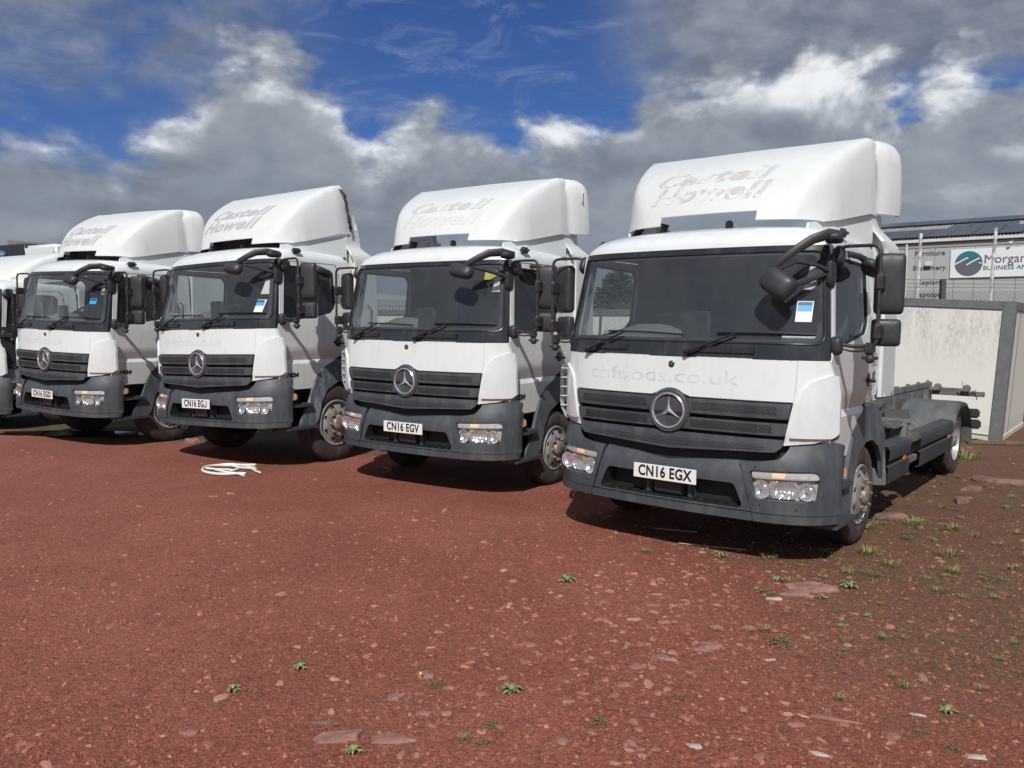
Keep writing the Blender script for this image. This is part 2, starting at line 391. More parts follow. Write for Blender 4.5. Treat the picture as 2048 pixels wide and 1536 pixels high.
# ------------------------------------------------------------------ lorry (local axes: x across, seen from the front; y towards the rear; z up)
def interp(x, P):
    if x <= P[0][0]: return P[0][1]
    for a, b in zip(P, P[1:]):
        if x <= b[0]: return a[1]+(b[1]-a[1])*(x-a[0])/(b[0]-a[0])
    return P[-1][1]
Y0 = [(.30, .05), (.39, .045), (.6, .045), (.80, .06), (.95, .10), (1.0, .085), (1.23, .075), (1.54, .09), (1.62, .105), (2.36, .30), (2.5, .36)]
def F(x, z): x = abs(x); return interp(z, Y0)+.085*x*x+.07*x**8
SX = [(.3, 1.07), (.82, 1.072), (1.10, 1.080), (1.135, 1.078), (1.16, 1.048), (1.285, 1.085), (1.56, 1.085), (2.25, 1.032), (2.335, 1.022), (2.5, .99)]
def S(z): return interp(z, SX)
def MF(off=0.):
    return lambda u, v, d: Vector((u, F(u, v)+off+d, v))
def MS(sg, off=0.):
    return lambda u, v, d: Vector((sg*(S(v)+off-d), u, v))
def sym(P): return P+[(-p[0],)+tuple(p[1:]) for p in reversed(P)]
def deflector_pt(x, s, off=0.):
    """roof deflector front panel: x across, s from 0 (front lower edge) to 1 (top)"""
    PY = [(0, .70), (.12, .735), (.27, .80), (.4, .88), (.53, .98), (.67, 1.12), (.83, 1.28), (1, 1.45)]
    PZ = [(0, 2.535), (.12, 2.68), (.27, 2.82), (.4, 2.93), (.53, 3.03), (.67, 3.12), (.83, 3.20), (1, 3.265)]
    def sm(P, s): return sum(interp(min(max(s+d, 0), 1), P) for d in (-.06, -.03, 0, .03, .06))/5
    def base(x, s): return Vector((x, sm(PY, s)+(.235*x*x-.17)*(1-s)**.8+.02*s, sm(PZ, s)+.02-.02*x*x*(1-s)))
    p = base(x, s)
    if off:
        n = (base(x+.01, s)-base(x-.01, s)).cross(base(x, min(s+.01, 1))-base(x, max(s-.01, 0))).normalized()
        if n.y > 0: n = -n
        p += n*off
    return p
def dw(s): return .775+.165*s**.8
def hexdiscs(bm, rows, r):
    for (x, z, off) in rows:
        c = Vector((x, F(x, z)+off, z)); vs = [bm.verts.new(c+Vector((cos(pi/3*k+.5)*r, 0, sin(pi/3*k+.5)*r))) for k in range(6)]; bm.faces.new(vs)
def star_bm(R, c, depth, thick=.10):
    bm = bmesh.new(); c = Vector(c)
    for k in range(3):
        a = pi/2+k*2*pi/3; tip = c+Vector((cos(a)*R, 0, sin(a)*R)); w = R*thick
        ctr = c+Vector((0, -depth, 0))
        for sg in (-1, 1):
            b = a+sg*pi/3; base = c+Vector((cos(b)*w, 0, sin(b)*w))
            bm.faces.new([bm.verts.new(tip), bm.verts.new(ctr), bm.verts.new(base)])
    bmesh.ops.remove_doubles(bm, verts=bm.verts, dist=1e-5); return bm
def rounded(name, c, size, m, parent, rz=0., rx=0., bulge=0., bev=.03, ry=0., seg=3):
    bm = bmesh.new(); c = Vector(c); h = Vector(size)/2
    box(bm, -h, h, None, min(bev, min(size)*.48), seg)
    if bulge:
        for v in bm.verts:
            if v.co.y < 0: v.co.y -= bulge*(1-(v.co.x/h.x)**2)*max(0, 1-(v.co.z/h.z)**4)
    mx = Matrix.Translation(c) @ Matrix.Rotation(rz, 4, 'Z') @ Matrix.Rotation(rx, 4, 'X') @ Matrix.Rotation(ry, 4, 'Y')
    for v in bm.verts: v.co = mx @ v.co
    return finish(bm, name, m, parent, sharp=50)

def shell(bm, t, ref=(0, 0, 0)):
    """thickness inwards: the modelled surface stays the outer one"""
    bmesh.ops.recalc_face_normals(bm, faces=bm.faces); bm.normal_update()
    f = max(bm.faces, key=lambda f: -f.calc_center_median().y*1+f.calc_center_median().z*.5)
    if f.normal.y > 0 and f.normal.z < .2 or f.normal.z < -.2: bmesh.ops.reverse_faces(bm, faces=bm.faces)
    bm.normal_update(); old = {v: (v.co.copy(), v.normal.copy()) for v in bm.verts}; faces = bm.faces[:]
    edges = [e for e in bm.edges if len(e.link_faces) == 1]; nv = {v: bm.verts.new(co-n*t) for v, (co, n) in old.items()}
    for f in faces: bm.faces.new([nv[v] for v in reversed(f.verts)])
    for e in edges:
        a_, b_ = e.verts
        try: bm.faces.new([a_, b_, nv[b_], nv[a_]])
        except ValueError: pass
def pod(name, c, size, m, parent, rz=0., rx=0., ry=0., px=4.5, py=2.6, n=20, flat_back=False):
    """soft rounded housing (superellipsoid); the back can be cut flat"""
    bm = bmesh.new(); h = Vector(size)/2; rows = []
    def se(v, p): return math.copysign(abs(v)**(2/p), v)
    mm = 10
    for j in range(mm+1):
        b_ = -pi/2+pi*j/mm; cy = se(sin(b_), py); k = se(cos(b_), py)
        if flat_back and cy > .25: cy = .25+(cy-.25)*.12
        rows.append([bm.verts.new((h.x*k*se(cos(2*pi*i/n), px), h.y*cy, h.z*k*se(sin(2*pi*i/n), px))) for i in range(n)])
    for r1, r2 in zip(rows, rows[1:]):
        for i in range(n): bm.faces.new([r1[i], r1[(i+1) % n], r2[(i+1) % n], r2[i]])
    bmesh.ops.remove_doubles(bm, verts=bm.verts, dist=1e-5)
    mx = Matrix.Translation(Vector(c)) @ Matrix.Rotation(rz, 4, 'Z') @ Matrix.Rotation(rx, 4, 'X') @ Matrix.Rotation(ry, 4, 'Y')
    for v in bm.verts: v.co = mx @ v.co
    return finish(bm, name, m, parent, sharp=55)

def make_cab(root):
    # --- white bodywork -------------------------------------------------
    zs = [(1.022, 0), (1.020, .03), (1.008, .068), (.975, .108), (.90, .142), (.75, .166), (.5, .180), (.25, .185), (0, .187)]
    prof = zs+[(-x, h) for x, h in reversed(zs[:-1])]
    bm = bmesh.new(); secs = []
    for k in range(0, 9):
        th = pi/2*k/8
        secs.append([(x, F(x, 2.335)+.004+.30*(1-cos(th)), 2.335+h*sin(th)) for x, h in prof])
    for y in (.9, 1.2, 1.45): secs.append([(x, y, 2.335+h) for x, h in prof])
    for k in range(1, 6):
        th = pi/2*k/5; secs.append([(x*(1-.02*(1-cos(th))), 1.50+.12*sin(th), 2.335+h*(1-.55*(1-cos(th)))) for x, h in prof])
    loft(bm, secs); finish(bm, 'roof', WHITE, root, sharp=60)
    # header lip over the windscreen
    for sg in (1, -1):
        door = rpoly([(.350, .815, .01), (.350, 1.53), (.409, 1.60), (.47, 2.25, .05), (.49, 2.318, .04), (1.33, 2.325, .05), (1.395, 2.25, .05), (1.41, 1.22), (1.29, 1.158, .1), (1.08, 1.07, .1), (.93, .945, .1), (.855, .815, .02)])
        side = rpoly([(.315, .90), (.315, 1.54), (.37, 1.60), (.455, 2.335), (1.615, 2.335), (1.615, 1.175), (1.40, 1.175), (1.40, 1.17), (1.29, 1.15), (1.08, 1.06), (.93, .935), (.90, .88), (.325, .805)])
        win = rpoly([(.455, 1.60, .03), (.445, 1.64, .02), (.515, 2.25, .05), (.53, 2.275, .05), (1.25, 2.262, .06), (1.305, 2.2, .06), (1.295, 1.80, .08), (1.21, 1.722, .1)])
        big = [(p[0]+.5*0, p[1]) for p in door]
        cx, cy = .87, 1.6
        hole = [(cx+(p[0]-cx)*1.010, cy+(p[1]-cy)*1.007) for p in door]
        hole = [(min(max(a, .319), 1.6), min(b, 2.331)) for a, b in hole]
        # frame round the door: A-pillar, cant rail and rear quarter
        fr_out = rpoly([(.328, 1.06), (.328, 1.50), (.392, 1.61), (.452, 2.336), (1.615, 2.336), (1.615, 1.175), (1.412, 1.175), (1.417, 2.26, .05), (1.34, 2.3325, .05), (.485, 2.3258, .04), (.464, 2.255, .03), (.404, 1.602), (.346, 1.530), (.346, 1.06)])
        finish(panel(fr_out, (), .08, .045, MS(sg), .003), 'cab_side', SIDEW, root)
        d = finish(panel(door, [win], .042, .045, MS(sg, .002), .004), 'door', SIDEW, root, label='white cab door')
        seal_o = win; ci = (.88, 1.97); seal_i = [(ci[0]+(p[0]-ci[0])*.955, ci[1]+(p[1]-ci[1])*.945) for p in win]
        finish(panel(win, [seal_i], .08, .02, MS(sg, -.004), .002), 'window_seal', BLACK, d)
        finish(panel([(ci[0]+(p[0]-ci[0])*.97, ci[1]+(p[1]-ci[1])*.965) for p in win], (), .1, 0, MS(sg, -.014), 0), 'door_window', SIDEG, d)
        bm = bmesh.new(); tube(bm, smoothpath([(sg*1.085, 1.245, 1.365), (sg*1.118, 1.25, 1.362), (sg*1.118, 1.375, 1.352), (sg*1.09, 1.38, 1.35)], .02), .014, 8)
        lathe(bm, [(sg*1.0875, .0), (sg*1.0885, .05), (sg*1.086, .062)], 20, 'x', (0, 1.31, 1.365)); finish(bm, 'door_handle', MIRR, d)
        # dark panel below the door with two steps
        bm = bmesh.new()
        box(bm, (min(sg*.93, sg*.96), .36, .34), (max(sg*.93, sg*.96), .96, .84)); box(bm, (min(sg*.94, sg*1.06), .36, .79), (max(sg*.94, sg*1.06), .93, .812)); 
        finish(bm, 'step_well', BLACK, root)
        for (z0, y0, y1, xo) in ((.335, .40, .88, 1.16), (.60, .40, .82, 1.14)):
            bm = bmesh.new(); a, b = sorted((sg*.95, sg*xo)); box(bm, (a, y0, z0), (b, y1, z0+.04), None, .006)
            for i in range(12):
                yy = y0+.03+i*(y1-y0-.06)/12
                for xx in (xo-.025, xo-.06, xo-.10): box(bm, (sg*xx-.012, yy, z0+.04), (sg*xx+.012, yy+.016, z0+.047))
            finish(bm, 'step', PLAST, root)
        # wheel arch
        arch = rpoly([(.63, .385), (.80, .655, .05), (.862, .812), (.935, .94, .08), (1.085, 1.066, .08), (1.295, 1.152, .1), (1.55, 1.165, .1), (1.74, 1.08, .12), (1.86, .90, .1), (1.93, .62), (1.93, .45), (1.86, .45), (1.78, .66, .05), (1.66, .80, .1), (1.47, .875, .1), (1.28, .872, .1), (1.10, .79, .1), (1.00, .63, .06), (.945, .44, .03), (.86, .335), (.66, .335)])
        finish(panel(arch, (), .07, .035, lambda u, v, d: Vector((sg*(1.078+.022*min(1, max(0, (1.15-v)/.3))-d), u, v)), .008), 'wheel_arch', ARCH, root)
        bm = bmesh.new(); ar = [(1.93, .45), (1.79, .66), (1.66, .815), (1.47, .89), (1.28, .886), (1.09, .80), (.985, .63), (.93, .44)]
        loft(bm, [[(sg*.62, a, b) for a, b in ar], [(sg*1.09, a, b) for a, b in ar]]); finish(bm, 'arch_liner', BLACK, root)
        # side vent standing off the cab corner, with ribs
        if sg > 0: continue
        bm = bmesh.new(); P = [(1.10, 1.43), (1.165, 1.41), (1.185, 1.36), (1.185, 1.12), (1.17, 1.04), (1.13, .97), (1.10, .95)]
        loft(bm, [[(sg*a, y, b) for a, b in P] for y in (.335, .39)]); bmesh.ops.solidify(bm, geom=bm.faces[:], thickness=.008)
        for z in (1.06, 1.14, 1.22, 1.30, 1.38): a, b = sorted((sg*1.08, sg*1.18)); box(bm, (a, .335, z), (b, .385, z+.006))
        v = finish(bm, 'corner_vent', WHITE, root)
    # bonnet flap
    notch = [(.165*sin(a), 1.125+.168*cos(a)) for a in [i*pi/14 for i in range(0, 6)]]
    half = [(0, 1.293)]+[p for p in notch[1:] if p[1] > 1.237]+[(.158, 1.236), (.892, 1.236), (.900, 1.30), (.905, 1.531), (.62, 1.531), (.60, 1.541), (.20, 1.541), (.185, 1.531), (0, 1.531)]
    poly = half[:-1]+[(-x, z) for x, z in reversed(half[1:-1])]
    finish(panel(poly, (), .08, .03, MF(), .005), 'bonnet_flap', WHITE, root)
    bm = bmesh.new(); lathe(bm, [(-.012, 0), (-.012, .018), (-.008, .024), (0, .024)], 20, 'y', (0, F(0, 1.475), 1.475)); b_ = finish(bm, 'bonnet_badge', SURR, root)
    finish(star_bm(.018, (0, F(0, 1.475)-.0125, 1.475), .004, .16), 'badge_star', CHROME, b_)
    for sg in (1, -1):
        P = [(sg*x, z) for x, z in rpoly([(.909, 1.531), (.904, 1.30), (.895, 1.235), (.842, .955), (.815, .928), (1.02, .955), (1.10, .985), (1.112, 1.42), (1.082, 1.531)])]
        cp = finish(panel(P, (), .06, .035, MF(), .005), 'corner_panel', WHITE, root)
        P = [(sg*x, z) for x, z in rpoly([(.884, .99, .01), (.952, 1.325, .05), (1.0, 1.385, .06), (1.10, 1.432, .02), (1.135, 1.43, .02), (1.15, 1.30), (1.15, 1.02, .03), (1.12, .99, .02)])]
        finish(panel(P, (), .05, .03, MF(-.022), .008), 'corner_deflector', WHITE, cp)
    # --- windscreen surround and glass ----------------------------------
    so = rpoly([(-1.085, 1.533, .01), (1.085, 1.533, .01), (1.012, 2.345, .03), (-1.012, 2.345, .03)])
    si = rpoly([(-1.035, 1.655, .06), (1.035, 1.655, .06), (.972, 2.292, .06), (-.972, 2.292, .06)])
    ws = finish(panel(so, [si], .07, .03, MF(), .005), 'windscreen_surround', SURR, root)
    c = (0, 1.97); si2 = [(p[0]*1.01, c[1]+(p[1]-c[1])*1.02) for p in si]; sin_ = [(p[0]*.972, c[1]+(p[1]-c[1])*.945) for p in si]
    finish(panel(si2, [sin_], .08, .004, MF(.004), 0), 'windscreen_frit', BLACK, ws)
    finish(panel(si2, (), .1, 0, MF(.0025), 0), 'windscreen', WSC, root)
    bm = bmesh.new()                                            # seal line and cowl mouldings
    seal = resample(si2, .08); tube(bm, [(p[0]*1.006, F(p[0], p[1])-.003, c[1]+(p[1]-c[1])*1.012) for p in seal+[seal[0]]], .006, 5, False)
    for x0, x1 in ((-.70, -.40), (.22, .62)):
        n = 5
        for i in range(n):
            a = x0+(x1-x0)*i/n; b = x0+(x1-x0)*(i+1)/n; yy = F((a+b)/2, 1.6)-.02
            box(bm, (a, yy, 1.572), (b, yy+.03, 1.612))
    finish(bm, 'cowl_moulding', SURR, ws)
    for piv, el_, b0, b1 in (((-.78, 1.55), (-.43, 1.708), (-.59, 1.712), (.07, 1.695)), ((.12, 1.565), (.483, 1.712), (.335, 1.716), (.995, 1.712))):
        bm = bmesh.new(); q = lambda p, o: Vector((p[0], F(p[0], p[1])-o, p[1]))
        lathe(bm, [(-.045, 0), (-.045, .018), (0, .022)], 12, 'y', q(piv, 0)); tube(bm, [q(piv, .04), q(((piv[0]+el_[0])/2, (piv[1]+el_[1])/2), .045), q(el_, .032)], [.014, .010, .007], 6)
        w_ = finish(bm, 'wiper', BLACK, root)
        bm = bmesh.new(); n = 8; tube(bm, [q((b0[0]+(b1[0]-b0[0])*i/n, b0[1]+(b1[1]-b0[1])*i/n+.006*sin(pi*i/n)), .018) for i in range(n+1)], .008, 6)
        finish(bm, 'wiper_blade', BLACK, w_)
    # --- grille ----------------------------------------------------------
    bm = panel(sym([(0, .78), (.60, .80), (.93, .86), (.93, .96), (.87, 1.232)])[0:0] or [(-.87, 1.232), (-.90, .93), (-.88, .80), (-.55, .74), (0, .71), (.55, .74), (.88, .80), (.90, .93), (.87, 1.232)], (), .1, .01, MF(.075), 0)
    g = finish(bm, 'grille', BLACK, root)
    def edge(z): return interp(z, [(.88, .80), (.95, .835), (1.0, .852), (1.23, .888)])
    bars = [rpoly([(-edge(1.228), 1.228), (edge(1.228), 1.228), (edge(1.115), 1.118, .01), (-edge(1.115), 1.118, .01)]),
            rpoly([(-edge(1.085), 1.088), (edge(1.085), 1.088), (edge(.995), 1.0, .01), (-edge(.995), 1.0, .01)]),
            rpoly([(-edge(.968), .972), (edge(.968), .972), (.838, .92, .03), (.79, .882, .03), (.45, .868, .1), (0, .843, .05), (-.45, .868, .1), (-.79, .882, .03), (-.838, .92, .03)])]
    for i, P in enumerate(bars):
        def Mb(u, v, d, i=i):
            zc = (1.175, 1.045, .935)[i]; return Vector((u, F(u, v)-.006-.018*cos(min(1.5, abs(v-zc)*17))+d, v))
        finish(panel(P, (), .05, .025, Mb, .006), 'grille_bar', PLAST, g)
    rows = []; pit = .0175
    def add(xa, xb, zf, n, i):
        for r in range(n):
            x = xa+(pit/2 if r % 2 else 0)
            while x < xb-r*.006*0:
                z = zf(x)-r*pit*.87
                zc = (1.175, 1.045, .935)[i]; rows.append((x, z, -.0075-.018*cos(min(1.5, abs(z-zc)*17)))); x += pit
    for sg in (1, -1):
        a, b = (.19, .80) if sg > 0 else (-.80, -.19)
        add(a, b, lambda x: 1.199, 4, 0); a, b = (.18, .77) if sg > 0 else (-.77, -.18); add(a, b, lambda x: 1.069, 4, 1)
    add(-.72, .73, lambda x: .918+.030*min(1, abs(x)/.8), 4, 2)
    bm = bmesh.new(); hexdiscs(bm, rows, .0062); finish(bm, 'grille_perforations', BLACK, g, kind='stuff')
    cy = F(0, 1.125)
    bm = bmesh.new(); lathe(bm, [(.03, .168), (-.018, .165), (-.030, .155), (-.026, .140), (-.018, .136)], 40, 'y', (0, cy, 1.125)); em = finish(bm, 'emblem', PLAST, root)
    bm = bmesh.new(); lathe(bm, [(-.012, .0), (-.014, .132)], 32, 'y', (0, cy, 1.125)); finish(bm, 'emblem_disc', BLACK, em)
    bm = bmesh.new(); n = 40
    lathe(bm, [(-.022, .138), (-.034, .136), (-.040, .129), (-.036, .121), (-.022, .119)], n, 'y', (0, cy, 1.125)); finish(bm, 'emblem_ring', CHROME, em)
    finish(star_bm(.124, (0, cy-.020, 1.125), .022, .15), 'emblem_star', CHROME, em)
    # --- bumper ----------------------------------------------------------
    intake = rpoly([(-.525, .640, .05), (.525, .640, .05), (.60, .470, .03), (-.60, .470, .03)])
    bc = rpoly([(-.557, .803), (-.30, .788), (0, .758), (.30, .788), (.557, .803), (.660, .452), (-.660, .452)])
    bmp = finish(panel(bc, [intake], .06, .03, lambda u, v, d: Vector((u, F(u, v)+d+.05*max(0, (v-.74)/.07), v)), .005), 'bumper', PLAST, root)
    bm = bmesh.new()
    for i in range(14):
        x = -.52+i*.08
        if abs(x) > .13: box(bm, (x-.02, .075, .462), (x+.02, .17, .485))
    finish(bm, 'intake_tread', BLACK, bmp, kind='stuff')
    finish(panel([(p[0]*1.05, .555+(p[1]-.555)*1.2) for p in intake], (), .2, .01, MF(.12), 0), 'intake_back', BLACK, bmp)
    lp = rpoly([(-.525, .640, .05), (.525, .640, .05), (.60, .470, .03), (-.60, .470, .03)])
    bm = bmesh.new(); L_ = resample(intake, .08); loft(bm, [[tuple(MF(o)(p[0]*k, .555+(p[1]-.555)*k, 0)) for p in L_+[L_[0]]] for o, k in ((.0, 1.0), (.11, .93))]); finish(bm, 'intake_frame', BLACK, bmp)
    for x0, x1, z0, z1, y in ((-.125, .125, .485, .60, .09), (-.20, -.15, .47, .62, .10), (.15, .20, .47, .62, .10)): boxobj('radar_cover' if x1-x0 > .1 else 'intake_post', (x0, y, z0), (x1, y+.08, z1), SURR if x1-x0 > .1 else PLAST, bmp, .015)
    lip = rpoly([(-.662, .446), (.662, .446), (.672, .388, .01), (-.672, .388, .01)])
    finish(panel(lip, (), .06, .04, MF(-.012), .012), 'bumper_lip', PLAST, bmp)
    for sg in (1, -1):
        hl = [(sg*x, z) for x, z in rpoly([(.628, .748, .03), (1.075, .762, .05), (1.062, .545, .05), (.672, .548, .05)])]
        def Mc(u, v, d, sg=sg):
            k = max(0, abs(u)-1.165); p = Vector((sg*min(abs(u), 1.165), F(min(abs(u), 1.165), v)+k, v)); 
            p.y += -.012*cos(min(pi/2, abs(v-.60)*6))+.02*max(0, (v-.84)/.1)
            n = Vector((0, 1, 0)) if k == 0 else Vector((-sg, 0, 0)); return p+n*d
        bcn = [(sg*x, z) for x, z in rpoly([(.562, .805), (.70, .812, .05), (.83, .835, .06), (.868, .90, .05), (.878, .935, .02), (1.12, .955, .02), (1.19, .93, .02), (1.20, .855, .02), (1.25, .84, .02), (1.25, .45), (.665, .452)])]
        c_ = finish(panel(bcn, [hl], .045, .03, Mc, .005), 'bumper_corner', PLAST, root)
        lp = [(sg*x, z) for x, z in rpoly([(.667, .446), (1.24, .446), (1.22, .388, .01), (.677, .388, .01)])]
        finish(panel(lp, (), .05, .035, lambda u, v, d: Mc(u, v, d)+Vector((0, -.008, 0)), .012), 'bumper_corner_lip', PLAST, c_)
        # headlight
        ctr = (sg*.865, .655); hb = [(ctr[0]+(p[0]-ctr[0])*1.02, ctr[1]+(p[1]-ctr[1])*1.03) for p in hl]
        h_ = finish(panel(hb, (), .1, .01, MF(.056), 0), 'headlight', LBEZ, root)
        L_ = resample(hl, .05); bm = bmesh.new(); loft(bm, [[tuple(MF(o)(ctr[0]+(p[0]-ctr[0])*k, ctr[1]+(p[1]-ctr[1])*k, 0)) for p in L_+[L_[0]]] for o, k in ((-.004, 1.0), (.008, .97), (.062, .965))]); finish(bm, 'headlight_frame', PLAST, h_)
        finish(panel([(ctr[0]+(p[0]-ctr[0])*.965, ctr[1]+(p[1]-ctr[1])*.95) for p in hl], (), .06, 0, MF(.008), 0), 'headlight_glass', LENS, h_)
        # upper strip: reflector bowl, amber bulb section
        top = [(sg*x, z) for x, z in rpoly([(.648, .742, .015), (1.062, .754, .03), (1.066, .700, .01), (.650, .690, .02)])]
        bm = panel(top, (), .02, .012, lambda u, v, d: Vector((u, F(u, v)+.024-.016*cos(min(1.5, abs(v-.718)*28))+d, v)), .003); finish(bm, 'sidelight_reflector', LBEZ, h_)
        am = [(sg*x, z) for x, z in rpoly([(.785, .737), (.868, .741), (.868, .704), (.785, .701)])]
        finish(panel(am, (), .02, .01, lambda u, v, d: Vector((u, F(u, v)+.022-.017*cos(min(1.5, abs(v-.718)*30))+d, v)), .004), 'indicator', AMBER, h_)
        for (x, z, r, dp, gap) in ((.715, .618, .062, .06, 0), (1.000, .618, .060, .055, 0)):
            bm = bmesh.new(); yy = F(x, z)+.012
            lathe(bm, [(-.002, r*1.10), (.0, r), (.006, r*.95), (.012, r*.86), (.028, r*.6), (.036, r*.3), (.037, 0)], 22, 'y', (sg*x, yy, z))
            finish(bm, 'lamp_bowl', REFL, h_)
            bm = bmesh.new(); lathe(bm, [(.0, 0), (.004, r*.22), (.014, r*.30), (.034, r*.32)], 14, 'y', (sg*x, yy+.004, z)); finish(bm, 'lamp_bulb', CHROME, h_)
        mid = [(sg*x, z) for x, z in rpoly([(.772, .680, .015), (.945, .684, .015), (.94, .562, .015), (.775, .558, .015)])]
        def Mm(u, v, d): r2 = ((abs(u)-.86)/.08)**2+((v-.62)/.06)**2; return Vector((u, F(u, v)+.048-.030*min(1, r2)+.004*sin(u*260)+d, v))
        finish(panel(mid, (), .012, .004, Mm, 0), 'main_reflector', REFL, h_)
        for (x, z) in ((.72, .508), (.95, .497), (.675, .775)):
            bm = bmesh.new(); lathe(bm, [(-.0165, 0), (-.0165, .006)], 8, 'y', (sg*x, F(x, z), z)); finish(bm, 'bumper_bolt', BLACK, c_)
        bm = bmesh.new(); a, b = sorted((sg*1.10, sg*1.165)); box(bm, (a, .452, .69), (b, .54, .775), None, .01); lt = finish(bm, 'side_repeater', LBEZ, root)
        a, b = sorted((sg*1.135, sg*1.17)); boxobj('repeater_lens', (a, .515, .70), (b, .552, .765), ORNG if sg > 0 else LBEZ, lt, .008)
        a, b = sorted((sg*.985, sg*1.04)); bm = bmesh.new(); box(bm, (a, .66, 2.425), (b, .80, 2.485), None, .02, 3); finish(bm, 'marker_light', MIRR, root)
    # --- mirrors ---------------------------------------------------------
    for sg in (1, -1):
        tx = 1.355
        cen, w_, rz = (sg*(1.385 if sg > 0 else 1.30), .565), .195, .35*sg
        m1 = pod('side_mirror', (cen[0], cen[1], 2.07), (w_, .12, .42), MIRR, root, rz=rz, px=10, py=4, flat_back=True)
        m2 = pod('wide_angle_mirror', (cen[0]-.01*sg, cen[1], 1.735), (w_*.98, .11, .19), MIRR, root, rz=rz, px=8, py=4, flat_back=True)
        for m_, z, hh in ((m1, 2.07, .37), (m2, 1.735, .155)):
            R_ = Matrix.Rotation(rz, 4, 'Z'); bm = bmesh.new(); box(bm, (-w_*.44, .024, -hh/2), (w_*.44, .03, hh/2), Matrix.Translation((cen[0], cen[1], z)) @ R_); finish(bm, 'mirror_glass', CHROME, m_)
        bm = bmesh.new(); ty = .43
        tube(bm, smoothpath([(sg*1.02, .52, 2.30), (sg*1.10, .46, 2.33), (sg*tx, ty, 2.325), (sg*tx, ty, 1.67), (sg*1.31, ty, 1.615)], .06), .0125, 8)
        tube(bm, smoothpath([(sg*1.085, .42, 1.655), (sg*1.20, .43, 1.635), (sg*1.31, ty, 1.640)], .03), .013, 8)
        tube(bm, smoothpath([(sg*1.10, .42, 1.625), (sg*1.2, .43, 1.600), (sg*1.30, ty, 1.615)], .03), .009, 6)
        box(bm, (sg*1.31-.035, ty-.03, 1.585), (sg*1.31+.035, ty+.03, 1.665), None, .012)
        finish(bm, 'mirror_arm', TUBE, m1)
        bm = bmesh.new(); bmesh.ops.create_uvsphere(bm, u_segments=12, v_segments=8, radius=.033, matrix=Matrix.Translation((sg*1.315, ty, 1.555)))
        box(bm, (sg*1.315-.055, ty-.012, 1.55), (sg*1.315+.055, ty+.012, 1.572), None, .005); box(bm, (sg*1.315-.018, ty-.015, 1.56), (sg*1.315+.018, ty+.015, 1.60)); finish(bm, 'kerb_camera', MIRR, m1, sharp=60)
        for z in (2.075, 1.74):
            bm = bmesh.new(); box(bm, (sg*tx-.022, ty-.02, z-.05), (sg*tx+.022, ty+.10, z+.045), None, .008); finish(bm, 'mirror_clamp', TUBE, m1)
            bm = bmesh.new(); lathe(bm, [(-.022, .0135), (-.022, .019), (.022, .019), (.022, .0135)], 10, 'z', (sg*tx, ty-.0, z+.035)); finish(bm, 'clamp_band', RUST, m1)
        pod('mirror_foot', (sg*1.095, .415, 1.638), (.085, .10, .135), MIRR, m1, px=3.2)
        pod('upper_mirror_foot', (sg*1.062, .50, 2.265), (.075, .13, .15), MIRR, m1, px=3, rx=-.5)
        # kerb mirror above the door window
        
        if sg > 0:
            km = pod('kerb_mirror', (sg*1.15, 1.02, 2.215), (.15, .30, .10), MIRR, root, rz=.1*sg, ry=.35*sg, rx=-.25, px=3.5)
            bm = bmesh.new(); tube(bm, [(1.03, .80, 2.31), (1.10, .86, 2.29), (1.14, .98, 2.25)], [.022, .024, .03], 8); finish(bm, 'kerb_mirror_arm', MIRR, km)
    # --- roof deflector ---------------------------------------------------
    bm = bmesh.new(); secs = []
    SR = [i_/30 for i_ in range(31)]
    xs_ = [-1+i_/14 for i_ in range(29)]
    def low(y): return interp(y, [(.70, 2.54), (1.0, 2.585), (1.60, 2.705)])
    def sec(s, ext=0.):
        w_ = interp(s, [(0, .50), (.15, .60), (.4, .77), (.7, .86), (1, .945)]); P = [deflector_pt(x*w_, s)+Vector((0, ext, 0)) for x in xs_]
        e = P[-1]; z = e.z; back = .20*(1-s)+.03; y1 = e.y+back; zl = min(low(y1), z-.004); sd_ = interp(y1, [(.7, .79), (1.0, .90), (1.5, 1.0), (1.6, 1.02)])
        H = z-zl; rr = min(.075, H*.5)
        right = [Vector((w_+(sd_-w_)*f, e.y+back*f**1.7, z-rr*g)) for f, g in ((.30, .06), (.62, .30), (.88, .80))]
        right += [Vector((sd_, y1, z-rr-(H-rr)*.45)), Vector((sd_+.004, y1, zl))]
        left = [Vector((-p.x, p.y, p.z)) for p in reversed(right)]
        return left+P+right
    for s in SR: secs.append(sec(s))
    last = sec(1.0)
    for yv in (1.52, 1.57):
        secs.append([Vector((p.x*(1+.01*(yv-1.45)), max(yv, p.y)+.10*(1-min(1, max(0, (p.z-2.7)/.6)))*(yv-1.45)/.12, p.z+(.12*(yv-1.45) if p.z > 3.2 else 0))) for p in last])
    loft(bm, secs)
    # cut the rectangular opening out of the lower edge
    bmesh.ops.bisect_plane(bm, geom=bm.verts[:]+bm.edges[:]+bm.faces[:], plane_co=(-.40, 0, 0), plane_no=(1, 0, 0))
    bmesh.ops.bisect_plane(bm, geom=bm.verts[:]+bm.edges[:]+bm.faces[:], plane_co=(.41, 0, 0), plane_no=(1, 0, 0))
    bmesh.ops.bisect_plane(bm, geom=bm.verts[:]+bm.edges[:]+bm.faces[:], plane_co=(0, 0, 2.645), plane_no=(0, 0, 1))
    bmesh.ops.delete(bm, geom=[f for f in bm.faces if abs(f.calc_center_median().x-.005) < .405 and f.calc_center_median().z < 2.645 and f.calc_center_median().y < .9], context='FACES')
    shell(bm, .014)
    finish(bm, 'roof_deflector', GRP, root, sharp=50)
